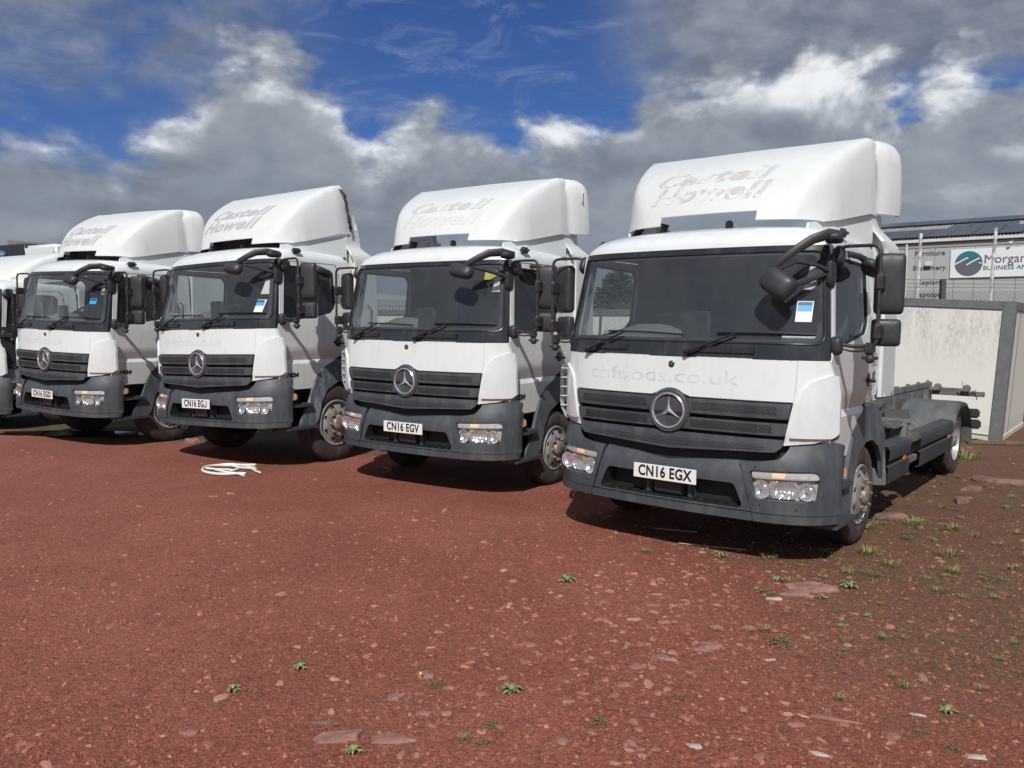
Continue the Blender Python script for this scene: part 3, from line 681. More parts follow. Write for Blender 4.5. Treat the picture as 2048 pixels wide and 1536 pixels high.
    for sg in (1, -1):                                          # fairing under the deflector, and supports
        P = [(.70, 2.48), (.72, 2.545), (1.0, 2.60), (1.60, 2.72), (1.60, 2.40), (1.2, 2.40), (.95, 2.42)]
        finish(panel(rpoly(P), (), .08, .02, lambda u, v, d: Vector((sg*(interp(u, [(.70, .765), (1.0, .87), (1.6, .99)])-d), u, v)), .003), 'roof_fairing', GRP, root)
        P = rpoly([(1.60, 2.70), (1.84, 2.70), (1.84, 2.57, .04), (1.93, 2.49, .08), (2.0, 2.40, .05), (2.03, 1.20, .03), (1.622, 1.21), (1.622, 2.38), (1.58, 2.47), (1.60, 2.52)])
        def Md(u, v, d, sg=sg): k = min(1, max(0, (2.62-v)/.20)); k = k*k*(3-2*k); return Vector((sg*(.99+.12*k-d), u, v))
        sdf = finish(panel(P, (), .05, .03, Md, .01), 'side_deflector', GRP, root)
        P = [(.80, 1.22), (1.085, 1.22), (1.085, 2.44), (1.05, 2.50), (.97, 2.62), (.80, 2.62)]
        finish(panel(P, (), .1, .03, plane_M((0, 1.66, 0), (sg, 0, 0), (0, 0, 1), (0, -1, 0)), .004), 'extender_return', GRP, sdf)
        if sg > 0: continue
        bm = bmesh.new(); loft(bm, [[(sg*.72, .66, 2.50), (sg*.42, .60, 2.515), (sg*.40, .63, 2.60), (sg*.62, .66, 2.62)], [(sg*.72, .78, 2.50), (sg*.42, .72, 2.515), (sg*.40, .75, 2.60), (sg*.62, .78, 2.62)]], True)
        finish(bm, 'deflector_bracket', BLACK, root)
    bm = bmesh.new(); box(bm, (.155, .60, 2.50), (.205, .66, 2.585), None, .012); finish(bm, 'roof_aerial', BLACK, root)
    # --- inside ----------------------------------------------------------
    bm = bmesh.new(); box(bm, (-1.0, 1.53, .95), (1.0, 1.57, 2.44)); finish(bm, 'cab_rear_wall', INT, root)
    bm = bmesh.new(); box(bm, (-.96, .55, 2.395), (.96, 1.5, 2.42)); finish(bm, 'headlining', INT, root)
    bm = bmesh.new(); box(bm, (-.98, .33, .90), (.98, 1.53, .93)); box(bm, (-.9, .25, .93), (.9, .55, 1.50)); finish(bm, 'cab_floor', INT, root)
    bm = bmesh.new(); secs = []
    for i in range(21):
        x = -1.0+i*.1; hmp = .115*math.exp(-((x+.47)/.30)**4)
        secs.append([(x, F(x, 1.6)+.05, 1.50), (x, F(x, 1.66)+.05, 1.635), (x, .50, 1.655+hmp*.5), (x, .62, 1.66+hmp), (x, .74, 1.645+hmp*.95), (x, .80, 1.60), (x, .82, 1.30)])
    loft(bm, secs); finish(bm, 'dashboard', DASH, root, sharp=50)
    bm = bmesh.new(); n = 32; cc = Vector((-.50, .86, 1.73)); T_ = Matrix.Rotation(radians(-52), 3, 'X')
    ring = [cc+T_ @ Vector((cos(2*pi*k/n)*.225, 0, sin(2*pi*k/n)*.225)) for k in range(n+1)]; tube(bm, ring, .016, 8, False)
    for a in (.2, 2.94, 4.71): tube(bm, [cc+T_ @ Vector((0, .03, 0)), cc+T_ @ Vector((cos(a)*.22, 0, sin(a)*.22))], .018, 6)
    lathe(bm, [(-.02, 0), (-.02, .06), (.03, .07)], 14, 'y', cc); finish(bm, 'steering_wheel', DASH, root)
    for x in (-.52, .55):
        bm = bmesh.new(); box(bm, (x-.24, 1.02, 1.22), (x+.24, 1.46, 1.36), None, .04); box(bm, (x-.23, 1.36, 1.3), (x+.23, 1.50, 1.95), None, .05); box(bm, (x-.13, 1.38, 1.93), (x+.13, 1.47, 2.12), None, .04); finish(bm, 'seat', SEAT, root)
    for sg in (1, -1):
        bm = bmesh.new(); tube(bm, smoothpath([(sg*.985, .50, 1.66), (sg*.93, .55, 1.66), (sg*.93, .56, 1.86), (sg*.985, .56, 1.90)], .05), .013, 7); finish(bm, 'grab_handle', INT, root)
        P = [(.34, 1.56), (.475, 2.32), (.54, 2.32), (.44, 1.56)]
        finish(panel(P, (), .1, .02, MS(sg, -.05), 0), 'pillar_trim', INTL, root)
        bm = bmesh.new(); box(bm, (min(sg*.975, sg*1.0), 1.30, 1.5), (max(sg*.975, sg*1.0), 1.53, 2.38)); finish(bm, 'rear_pillar_trim', INT, root)
    rounded('dash_board_pad', (.085, .30, 1.745), (.225, .03, .26), BLACK, root, bev=.014, ry=.0)
    bm = bmesh.new(); lathe(bm, [(0, 0), (0, .014), (.01, .016)], 10, 'y', (.14, .303, 1.80)); finish(bm, 'pad_knob', GALV, root)

def front_mirror(root, kind):
    """kerb-side front mirror on its swan-neck arm; kind 0 = arm raised, 1 = arm with a hanging mirror turned down"""
    bm = bmesh.new()
    if kind == 0:
        P = [((1.12, .36, 2.375), .046, .022), ((1.06, .25, 2.400), .044, .021), ((.98, .16, 2.390), .038, .019), ((.90, .10, 2.345), .032, .017), ((.82, .05, 2.295), .028, .016), ((.77, .04, 2.255), .022, .014)]
    else:
        P = [((1.12, .34, 2.385), .042, .020), ((1.06, .24, 2.395), .040, .018), ((.98, .16, 2.355), .034, .014), ((.89, .10, 2.285), .029, .012), ((.79, .06, 2.20), .028, .012), ((.74, .06, 2.14), .024, .011)]
    n = 8; secs = []
    for i, (c, rw, rh) in enumerate(P):
        c = Vector(c); a = Vector(P[min(i+1, len(P)-1)][0]); b = Vector(P[max(i-1, 0)][0]); t = (a-b).normalized(); s_ = t.cross(Vector((0, 1, .3))).normalized(); u = s_.cross(t).normalized()
        secs.append([c+s_*cos(2*pi*k/n)*rw+u*sin(2*pi*k/n)*rh for k in range(n)])
    rows = loft(bm, secs, True); bm.faces.new(rows[0][::-1]); bm.faces.new(rows[-1])
    arm = finish(bm, 'front_mirror_arm', MIRR, root, sharp=60)
    bm = bmesh.new()
    if kind == 0: tube(bm, [(1.04, .42, 2.16), (.97, .25, 2.21), (.80, .06, 2.27)], [.028, .02, .016], 7)
    else:
        tube(bm, [(1.05, .42, 2.14), (.98, .28, 2.19), (.88, .15, 2.21), (.79, .07, 2.16)], [.024, .014, .014, .016], 7)
        tube(bm, [(1.02, .38, 2.14), (.93, .22, 2.08), (.86, .12, 2.05)], [.014, .022, .02], 7)
    finish(bm, 'arm_strut', MIRR, arm)
    if kind == 0: pod('front_mirror', (.745, .03, 2.215), (.28, .13, .13), MIRR, root, rx=-.5, ry=.18, px=3.6)
    else:
        pod('front_mirror', (.80, .05, 2.055), (.25, .14, .18), MIRR, root, rx=-.25, ry=.55, px=3.6)
    # bracket at the pillar top
    pod('mirror_bracket', (1.07, .34, 2.378), (.12, .22, .075), MIRR, arm, rz=.25, px=4)
    pod('pillar_cover', (1.035, .42, 2.16), (.06, .12, .24), MIRR, arm, px=4)

def make_wheel(root, x, y, r, w_, front, sg):
    """tyre with shoulder, sidewall and rim; 0 = centre at the hub"""
    bm = bmesh.new(); rr = r*.60; x0 = -sg*w_*.5; x1 = sg*w_*.5
    def A(f): return sg*w_*(f-.5)
    prof = [(A(.06), rr), (A(.0), r*.78), (A(.03), r*.93), (A(.10), r*.975), (A(.14), r)]
    lathe(bm, prof, 40, 'x', (0, 0, 0), 0)
    tr = [(A(.14), r)]
    for i in range(5):
        a = .14+.72*(i+.5)/5
        if i: tr += [(A(a-.085), r), (A(a-.08), r*.982), (A(a-.06), r*.982), (A(a-.055), r)]
    tr += [(A(.86), r)]; lathe(bm, tr, 40, 'x', (0, 0, 0), 1)
    lathe(bm, [(A(.86), r), (A(.90), r*.975), (A(.97), r*.93), (A(1.0), r*.80), (A(.985), r*.70), (A(.95), rr*1.02), (A(.93), rr)], 40, 'x', (0, 0, 0), 0)
    bmesh.ops.remove_doubles(bm, verts=bm.verts, dist=1e-5)
    me_t = bm
    hub = bmesh.new()
    if front: pf = [(A(.93), rr), (A(.99), rr*.99), (A(1.0), rr*.95), (A(.92), rr*.92), (A(.86), rr*.86), (A(.90), rr*.80), (A(1.02), rr*.66), (A(1.10), rr*.56), (A(1.11), rr*.46), (A(1.10), rr*.34), (A(1.20), rr*.30), (A(1.22), rr*.22), (A(1.22), 0)]
    else: pf = [(A(.93), rr), (A(.99), rr*.99), (A(1.0), rr*.95), (A(.90), rr*.92), (A(.60), rr*.88), (A(.40), rr*.80), (A(.36), rr*.55), (A(.50), rr*.42), (A(.85), rr*.34), (A(.95), rr*.28), (A(.95), 0)]
    lathe(hub, pf, 36, 'x')
    wl = finish(hub, 'front_wheel' if front else 'rear_wheel', SILV, root, sharp=40, loc=(x, y, r))
    finish(me_t, 'tyre', [TYRE, TREAD], wl, sharp=50)
    nuts = bmesh.new(); k = 8; rad = rr*.50 if front else rr*.66; ax = A(1.11) if front else A(.38)
    for i in range(k):
        a = 2*pi*i/k; c = (ax, cos(a)*rad, sin(a)*rad); lathe(nuts, [(0, .016), (sg*.018, .016), (sg*.02, .010), (sg*.032, .009), (sg*.032, 0)], 8, 'x', c)
    lathe(nuts, [(A(1.12 if front else .52), rr*.30), (A(1.22 if front else 1.0), rr*.26), (A(1.25 if front else 1.02), rr*.20), (A(1.26 if front else 1.03), 0)], 16, 'x'); finish(nuts, 'hub', HUBM, wl)
    hl = bmesh.new()
    for i in range(8):
        a = 2*pi*(i+.5)/8; c = Vector((A(1.005) if front else A(.38), cos(a)*rr*.72, sin(a)*rr*.72)); 
        vs = [hl.verts.new(c+Vector((sg*.012*0, cos(q)*.020*1.3, sin(q)*.020))) for q in [2*pi*j/8 for j in range(8)]]; hl.faces.new(vs)
    finish(hl, 'rim_holes', BLACK, wl, kind='stuff')
    return wl

def make_chassis(root):
    for sg in (1, -1):
        a, b = sorted((sg*.40, sg*.46)); bm = bmesh.new(); box(bm, (a, 1.0, .76), (a+.008, 7.0, 1.0)) if sg < 0 else box(bm, (b-.008, 1.0, .76), (b, 7.0, 1.0))
        box(bm, (a, 1.0, .76), (b, 7.0, .768)); box(bm, (a, 1.0, .992), (b, 7.0, 1.0)); finish(bm, 'chassis_rail', FRAME, root)
        bm = bmesh.new(); box(bm, (a, 2.0, 1.004), (b, 7.0, 1.07), None, .004)
        for i in range(9): box(bm, (a+.01, 2.2+i*.58, 1.07), (b-.01, 2.23+i*.58, 1.095))
        finish(bm, 'subframe_rail', FRAME, root)
        bm = bmesh.new()
        for i in range(22): lathe(bm, [(0, .012), (sg*.012, .012), (sg*.012, 0)], 6, 'x', (sg*.46, 2.0+i*.22, .80+.14*(i % 2)))
        for i in range(5): a2, b2 = sorted((sg*.46, sg*.50)); box(bm, (a2, 2.1+i*.9, .80), (b2, 2.2+i*.9, .98))
        finish(bm, 'rail_bolts', FRAME, root, kind='stuff')
    for y in (1.9, 2.9, 3.9, 4.9, 5.9, 6.6):
        bm = bmesh.new(); box(bm, (-.40, y, .80), (.40, y+.06, .96), None, .004); finish(bm, 'crossmember', FRAME, root)
    for (y0, y1) in ((1.85, 2.62), (3.03, 4.66)):                # side skirts, right side (as parked in view) and left
        for sg in (1, -1):
            bm = bmesh.new()
            prof = [(1.10, .455), (1.135, .46), (1.14, .60), (1.115, .612), (1.115, .635), (1.14, .65), (1.15, .74), (1.13, .775), (1.02, .79)]
            loft(bm, [[(sg*a, y, b) for a, b in prof] for y in (y0, y0+.02, y1-.02, y1)]); bmesh.ops.solidify(bm, geom=bm.faces[:], thickness=.012)
            sk = finish(bm, 'side_skirt', SKIRT, root, sharp=40)
            a, b = sorted((sg*1.105, sg*1.135)); boxobj('side_marker', (a, y1-.20, .60), (b, y1-.12, .645), ORNG, sk, .006)
    # plates and boxes carried inside the skirts
    finish(panel(rpoly([(.72, .80), (.86, .98), (1.06, .90), (1.10, .775), (1.13, .45), (.72, .42)], .02), (), .2, .02, plane_M((0, 1.84, 0), (1, 0, 0), (0, 0, 1), (0, -1, 0)), .003), 'skirt_end_plate', SKIRT, root)
    bm = bmesh.new(); box(bm, (.55, 2.0, .50), (1.05, 2.55, .70), None, .01); finish(bm, 'battery_box', FRAME, root)
    bm = bmesh.new(); loft(bm, [[(.52, 2.35, .93), (.52, 2.72, .93), (.62, 2.72, .70), (.62, 2.45, .70)], [(1.06, 2.35, .88), (1.06, 2.72, .88), (1.0, 2.72, .68), (1.0, 2.45, .68)]]); bmesh.ops.solidify(bm, geom=bm.faces[:], thickness=.012); finish(bm, 'open_tray', GALV, root)
    for y in (2.35, 2.74): boxobj('tray_bar', (.48, y, .90), (1.10, y+.035, .935), FRAME, root, .004)
    bm = bmesh.new(); box(bm, (1.03, 2.70, .50), (1.08, 2.80, .90), None, .006); box(bm, (1.05, 2.62, .50), (1.12, 3.05, .62), None, .04); finish(bm, 'mounting_post', FRAME, root)
    bm = bmesh.new(); lathe(bm, [(2.9, 0), (2.9, .17), (4.3, .17), (4.3, 0)], 20, 'y', (.76, 0, .60)); finish(bm, 'air_tank', FRAME, root)
    for y, rz in ((3.45, .5), (3.75, .5)):
        bm = bmesh.new(); box(bm, (-.09, -.035, 0), (.09, .035, .16), Matrix.Translation((.80, y, .78)) @ Matrix.Rotation(rz, 4, 'Z') @ Matrix.Rotation(-.5, 4, 'X'), .006); finish(bm, 'wheel_chock', BLACK, root)
    for pts in ([(.5, 2.1, .86), (.7, 2.6, .93), (.62, 3.4, .86), (.5, 4.2, .9)], [(.48, 2.4, .95), (.66, 3.0, .88), (.60, 3.8, .95)], [(.5, 1.95, .80), (.9, 2.3, .84), (.95, 3.0, .80), (.7, 4.3, .84)]):
        bm = bmesh.new(); tube(bm, smoothpath(pts, .3), .014, 6); finish(bm, 'air_pipe', BLACK, root)
    bm = bmesh.new(); box(bm, (.84, 2.30, .72), (.97, 2.42, .78), None, .015); finish(bm, 'blue_cap', STK_B, root)
    for sg in (1, -1):                                           # rear mudguards
        bm = bmesh.new(); arc = [(5.25+.60*cos(a), .46+.53*sin(a)) for a in [pi*i/12 for i in range(-1, 13)]]
        arc = [(5.82, .42), (5.82, .64), (5.66, .83), (5.46, .93), (5.24, .955), (5.0, .945), (4.80, .86), (4.68, .71), (4.62, .50)]
        loft(bm, [[(sg*x, y, z-dz) for y, z in arc] for x, dz in ((.56, .02), (.60, 0), (1.10, 0), (1.14, .015), (1.15, .05))]); bmesh.ops.solidify(bm, geom=bm.faces[:], thickness=.012)
        finish(bm, 'mudguard', MUDG, root, sharp=40)
    bm = bmesh.new(); tube(bm, [(-.9, 5.25, .44), (.9, 5.25, .44)], .08, 12); bmesh.ops.create_uvsphere(bm, u_segments=16, v_segments=10, radius=.2, matrix=Matrix.Translation((0, 5.25, .44))); finish(bm, 'rear_axle', FRAME, root)
    bm = bmesh.new(); box(bm, (-.9, 1.2, .33), (.9, 1.33, .43), None, .02); box(bm, (-.42, .55, .45), (.42, 1.8, .95), None, .06); box(bm, (-.35, 1.8, .45), (.35, 2.8, .8), None, .08); finish(bm, 'engine_block', BLACK, root)
    bm = bmesh.new(); box(bm, (-1.10, 6.95, .90), (1.10, 7.03, .965), None, .006); finish(bm, 'rear_crossbeam', FRAME, root)
    bm = bmesh.new(); box(bm, (.35, 6.8, .97), (.95, 6.86, 1.01), None, .004)
    for x in (.55, .9): lathe(bm, [(0, .0), (0, .05), (.03, .05), (.03, 0)], 12, 'y', (x, 6.88, 1.01))
    tube(bm, [(.8, 6.9, 1.0), (.88, 6.9, .93), (1.0, 6.92, .99), (1.02, 6.94, .86)], .008, 5); tube(bm, [(.86, 6.9, 1.0), (.84, 6.92, 1.10)], .004, 4); finish(bm, 'rear_bracket', FRAME, root)
    for sg in (1, -1):
        bm = bmesh.new(); a, b = sorted((sg*.88, sg*1.06))
        for z0, z1, xo in ((.64, .76, 1.10), (.50, .62, 1.12), (.42, .49, 1.0)): a, b = sorted((sg*.80, sg*xo)); box(bm, (a, 6.62, z0), (b, 6.72, z1), None, .02)
        finish(bm, 'tail_light', MIRR, root)
        bm = bmesh.new(); box(bm, (sg*.5-.03, 6.4, .45), (sg*.5+.03, 6.5, .95)); finish(bm, 'underrun_bracket', FRAME, root)
    for sg in (1, -1):
        make_wheel(root, sg*.965, 1.265, .40, .235, True, sg)
        make_wheel(root, sg*.96, 5.25, .40, .23, False, sg); make_wheel(root, sg*.70, 5.25, .40, .23, False, sg)

def copy_tree(o, parent=None):
    c = o.copy(); COL.objects.link(c); c.parent = parent
    for ch in [x for x in o.children]: copy_tree(ch, c)
    return c
def all_under(o):
    for c in o.children:
        yield c
        for d in all_under(c): yield d
def rot(tp):
    x, y, yaw, z, rx, ry = tp
    def f(a, b, c):
        b2 = b*cos(rx)-c*sin(rx); c2 = b*sin(rx)+c*cos(rx); a3 = a*cos(ry)-c2*sin(ry); c3 = a*sin(ry)+c2*cos(ry)
        return (a3*cos(yaw)-b2*sin(yaw), a3*sin(yaw)+b2*cos(yaw), c3)
    e = [f(1, 0, 0), f(0, 1, 0), f(0, 0, 1)]
    return Matrix(((e[0][0], e[1][0], e[2][0], x), (e[0][1], e[1][1], e[2][1], y), (e[0][2], e[1][2], e[2][2], z), (0, 0, 0, 1)))
TR = [(-6.499, 11.147, -.551, -.023, .004, -.019), (-3.768, 9.612, -.569, .008, -.003, .025), (-1.124, 8.236, -.590, .004, .009, -.003), (1.131, 6.029, -.667, -.045, -.007, -.007)]
LAB = ['white cab lorry with plate ending EGD and clear grey lettering on its roof deflector', 'white cab lorry with plate ending EGJ and a rusty torn edge on its roof deflector',
       'white cab lorry with plate ending EGV and a cracked rear corner on its deflector', 'nearest white cab lorry, plate ending EGX, its bare chassis showing behind the cab']
proto = thing('lorry', LAB[3], 'lorry', group='white cab lorries parked in a row')
make_cab(proto); make_chassis(proto)
front = [o for o in proto.children]
trucks = [None]*4
for k in (0, 1, 2): trucks[k] = copy_tree(proto); trucks[k]['label'] = LAB[k]
trucks[3] = proto
def collar(root):
    """rounded hood behind the deflector, flush with it at the seam"""
    bm = bmesh.new(); base = [(1.032, 2.70), (1.04, 2.80), (1.042, 2.95), (1.040, 3.10), (1.028, 3.185), (.995, 3.245), (.94, 3.282), (.85, 3.298), (.7, 3.303), (.4, 3.306), (0, 3.308)]
    P = base+[(-x, z) for x, z in reversed(base[:-1])]; secs = []
    for y, g, dz in ((1.535, -.03, -.03), (1.566, -.012, -.01), (1.572, .002, 0), (1.66, .045, .006), (1.74, .085, .004), (1.785, .092, -.004), (1.815, .085, -.02), (1.828, .05, -.05)):
        secs.append([(x*(1+g/1.03), y+.10*(1-min(1, max(0, (z-2.7)/.6))), z+(dz*min(1, max(0, (z-2.72)/.4)))) for x, z in P])
    loft(bm, secs); shell(bm, .012)
    return finish(bm, 'deflector_collar', GRP, root, sharp=55)
from mathutils.bvhtree import BVHTree
DEF_BVH = BVHTree.FromPolygons(*(lambda me: ([v.co.copy() for v in me.vertices], [tuple(p.vertices) for p in me.polygons]))([o for o in proto.children if o.name.startswith('roof_deflector')][0].data))
def defl_text(root, s, x0, x1, s0, s1, m, shear):
    """one line of lettering on the slanted deflector panel"""
    bm = text_bm(s, 1, shear=shear, bold=.034, spacing=1.08, cut=0)
    xa = min(v.co.x for v in bm.verts); xb = max(v.co.x for v in bm.verts); ya = min(v.co.y for v in bm.verts); yb = max(v.co.y for v in bm.verts)
    for v in bm.verts: v.co.x = x0+(v.co.x-xa)/(xb-xa)*(x1-x0); v.co.y = s0+(v.co.y-ya)/(yb-ya)*(s1-s0)
    for i in range(1, 24):
        bmesh.ops.bisect_plane(bm, geom=bm.verts[:]+bm.edges[:]+bm.faces[:], plane_co=(x0+(x1-x0)*i/24, 0, 0), plane_no=(1, 0, 0))
    for i in range(1, 10): bmesh.ops.bisect_plane(bm, geom=bm.verts[:]+bm.edges[:]+bm.faces[:], plane_co=(0, s0+(s1-s0)*i/10, 0), plane_no=(0, 1, 0))
    for v in bm.verts:
        p = deflector_pt(v.co.x, v.co.y, 0); q = deflector_pt(v.co.x, v.co.y, .08); d = (p-q).normalized()
        h = DEF_BVH.ray_cast(q, d, .2); v.co = (h[0] if h[0] is not None else p)-d*.0016
    return finish(bm, 'faded_lettering', m, root)
def front_text(root, s, x0, x1, z0, z1, m):
    bm = text_bm(s, 1, cut=0); xa = min(v.co.x for v in bm.verts); xb = max(v.co.x for v in bm.verts); ya = min(v.co.y for v in bm.verts); yb = max(v.co.y for v in bm.verts)
    for v in bm.verts: v.co.x = x0+(v.co.x-xa)/(xb-xa)*(x1-x0); v.co.y = z0+(v.co.y-ya)/(yb-ya)*(z1-z0)
    for i in range(1, 16): bmesh.ops.bisect_plane(bm, geom=bm.verts[:]+bm.edges[:]+bm.faces[:], plane_co=(x0+(x1-x0)*i/16, 0, 0), plane_no=(1, 0, 0))
    for v in bm.verts: v.co = Vector((v.co.x, F(v.co.x, v.co.y)-.0012, v.co.y))
    return finish(bm, 'faded_web_address', m, root)
def decal(root, name, x0, x1, z0, z1, m, off=-.004, tilt=0.):
    cx, cz = (x0+x1)/2, (z0+z1)/2
    return finish(panel([(x0+tilt*(z0-cz), z0), (x1+tilt*(z0-cz), z0), (x1+tilt*(z1-cz), z1), (x0+tilt*(z1-cz), z1)], (), .2, .001, MF(off), 0), name, m, root)
PLATES = ['CN16 EGD', 'CN16 EGJ', 'CN16 EGV', 'CN16 EGX']
MODEL = ['1824', '1824', '1224', '1224']
for k in range(4):
    r_ = trucks[k]; lift = .085 if k < 2 else 0
    front_mirror(r_, 1 if k == 3 else 0)
    # number plate
    bm = bmesh.new(); box(bm, (-.26, .018, .596), (.26, .024, .707), None, .002); pl = finish(bm, 'number_plate', PLATEW, r_)
    pm = lambda u, v, d: Vector((u, .0168+d, .6515+v))
    if PLATES[k].endswith('J'):
        J = rpoly([(.196, .0395), (.209, .0395), (.209, -.028, .012), (.196, -.0395, .012), (.172, -.0395, .012), (.163, -.026, .006), (.163, -.016), (.175, -.016), (.176, -.024, .006), (.183, -.0275, .006), (.190, -.0275, .006), (.196, -.022, .006)])
        finish(panel(J, (), .05, .001, lambda u, v, d: Vector((u, .0166+d, .6515+v)), 0), 'plate_letter', INK, pl)
        text_obj('plate_lettering', 'CN16 EG', lambda u, v, d: Vector((u-.028, .0168+d, .6515+v)), INK, pl, size=.112, sx=.80, bold=.0035, spacing=1.06, cut=0)
    else: text_obj('plate_lettering', PLATES[k], pm, INK, pl, size=.112, sx=.80, bold=.0035, spacing=1.06, cut=0)
    t_ = text_obj('model_badge', MODEL[k], lambda u, v, d: Vector((S(.98)+.006+d, (.56 if k < 3 else .535)+u, .985+v)), [GALV if False else INK], r_, size=.068, sx=1.35, shear=.3, bold=.003, th=.004, cut=0)
    if k < 2: boxobj('notch_backing', (-.60, .80, 2.49), (.62, .83, 2.74), BLACK, r_)  # black backing panel added so the opening under the deflector looks dark
    if k != 1: collar(r_)
    st = [(FADE1, FADE1), (FADE1, FADE1), (FADE2, FADE3), (FADE2, FADE2)][k]
    x0, x1 = ((-.60, .46), (-.60, .50), (-.57, .51), (-.57, .47))[k]
    ds = (-.045, 0, -.02, -.015)[k]; defl_text(r_, 'Castell', x0+.02, x1, .375+ds, .535+ds, st[0], .32); defl_text(r_, 'Howell', x0+(-.06, -.04, -.02, .03)[k], x1-(.10, .08, .02, .0)[k], .19+ds, .355+ds, st[1], .32)
    if k != 2: front_text(r_, 'chfoods.co.uk', -.74, .42 if k != 3 else .52, 1.34, 1.44, FADE3 if k != 3 else FADE4)
    # windscreen stickers
    if k in (3, 1):
        xx, zz = ((.86, 1.80), (.86, 1.72))[k == 1]
        tl = 0 if k == 3 else .2
        s_ = decal(r_, 'windscreen_sticker', xx, xx+.10, zz, zz+.145, STK_W, -.0025, tl)
        decal(s_, 'sticker_band', xx+.006, xx+.094, zz+.075, zz+.115, STK_B, -.0042, tl); decal(s_, 'sticker_header', xx+.006, xx+.094, zz+.115, zz+.14, STK_D, -.0042, tl)
    if k == 1: decal(r_, 'paper_notice', .90, 1.0, 1.93, 2.10, STK_W, .012, .2)
    if k == 0: s_ = decal(r_, 'windscreen_sticker', .80, .90, 1.90, 1.975, STK_B, -.0025); decal(s_, 'sticker_header', .806, .894, 1.945, 1.97, STK_D, -.0042)
    if k == 2: decal(r_, 'yellow_notice', .78, .90, 2.15, 2.26, YELL, .05)
    if k in (0, 2, 3): decal(r_, 'paper_sheet', .88, .99, 2.03, 2.20, STK_W, .06, .15)
    if k == 3:
        decal(r_, 'dashboard_paper', .78, 1.0, 1.67, 1.70, STK_W, .03)
        t2 = text_obj('fleet_number', '82', lambda u, v, d: Vector((S(1.36)+.005+d, 1.455+u, 1.385+v)), NAVY, r_, size=.10, sx=.8, bold=.003, cut=0)
        bm = bmesh.new()
        for i in range(5): box(bm, (1.0885, 1.42, 1.475+i*.022), (1.0895, 1.54-.02*(i % 2), 1.479+i*.022))
        for yy in (1.41, 1.56): box(bm, (1.0885, yy, 1.46), (1.0892, yy+.003, 1.60))
        finish(bm, 'notice_text', TUBE, r_)
        bm = bmesh.new(); box(bm, (1.086, 1.47, 1.19), (1.0885, 1.56, 1.25)); w_ = finish(bm, 'small_label', STK_W, r_)
        bm = bmesh.new(); box(bm, (1.0885, 1.50, 1.20), (1.0895, 1.55, 1.235)); finish(bm, 'label_mark', INK, w_)
    if k == 1:                                                    # torn, rusty rear edge instead of the collar
        rs = random.Random(4); bm = bmesh.new(); L_ = []; R_ = []
        for i in range(26):
            s = i/25; z = 2.71+s*.56; y = 1.655-.095*s; x = 1.033-.07*max(0, s-.80)/.2
            L_.append((x+.008, y-.030-.02*rs.random(), z)); R_.append((x+.004, y+.005+.03*rs.random(), z+.01*rs.random()))
        loft(bm, [L_, R_]); bmesh.ops.solidify(bm, geom=bm.faces[:], thickness=.012); finish(bm, 'rusty_edge', TORN, r_, label='rusty torn rear edge of the roof deflector')
        P = rpoly([(1.64, 2.70), (1.84, 2.70), (1.74, 3.0, .03), (1.68, 2.98, .03)])
        finish(panel(P, (), .08, .03, lambda u, v, d: Vector((.99-d, u, v)), .008), 'deflector_stay', GRP, r_)
        for o in r_.children:
            if o.name.startswith('wheel_arch'):
                o.data = o.data.copy(); o.data.materials[0] = ARCHB
            if o.name.startswith(('roof_deflector', 'faded_lettering', 'rusty_edge')):   # this deflector is set a little steeper
                for_mx = Matrix.Translation((0, .70, 2.54)) @ Matrix.Rotation(radians(3.5), 4, 'X') @ Matrix.Translation((0, -.70, -2.54))
                o.matrix_local = for_mx
    if k == 2:                                                    # crack in the collar corner
        bm = bmesh.new(); pts = [(1.116, 1.80, 3.16), (1.114, 1.745, 3.13), (1.115, 1.755, 3.06), (1.113, 1.73, 3.04), (1.114, 1.77, 3.0), (1.113, 1.79, 2.95), (1.112, 1.84, 2.94)]
        tube(bm, pts, .0045, 4); finish(bm, 'crack', TUBE, r_)
    # stance: raised cab on the bigger lorries, wheels on the ground
    mw = rot(TR[k]); r_.matrix_world = mw; wsc = 1.2 if k < 2 else 1.0
    for o in list(r_.children):
        if o.name.startswith(('front_wheel', 'rear_wheel')):
            rr = .40*wsc; x, y, z = o.location; pos = mw @ Vector((x, y, rr)); dz = (rr-.006)-pos.z
            o.location = (x, y, rr+dz); o.scale = (1.05 if k < 2 else 1, wsc, wsc)
        elif lift:
            o.location.z += lift
# spare differences in posture: slightly turned mirrors
for k, a in ((0, .5), (1, .55), (2, .12)):
    for o in trucks[k].children:
        if o.name.startswith(('side_mirror', 'wide_angle_mirror')) and False: pass
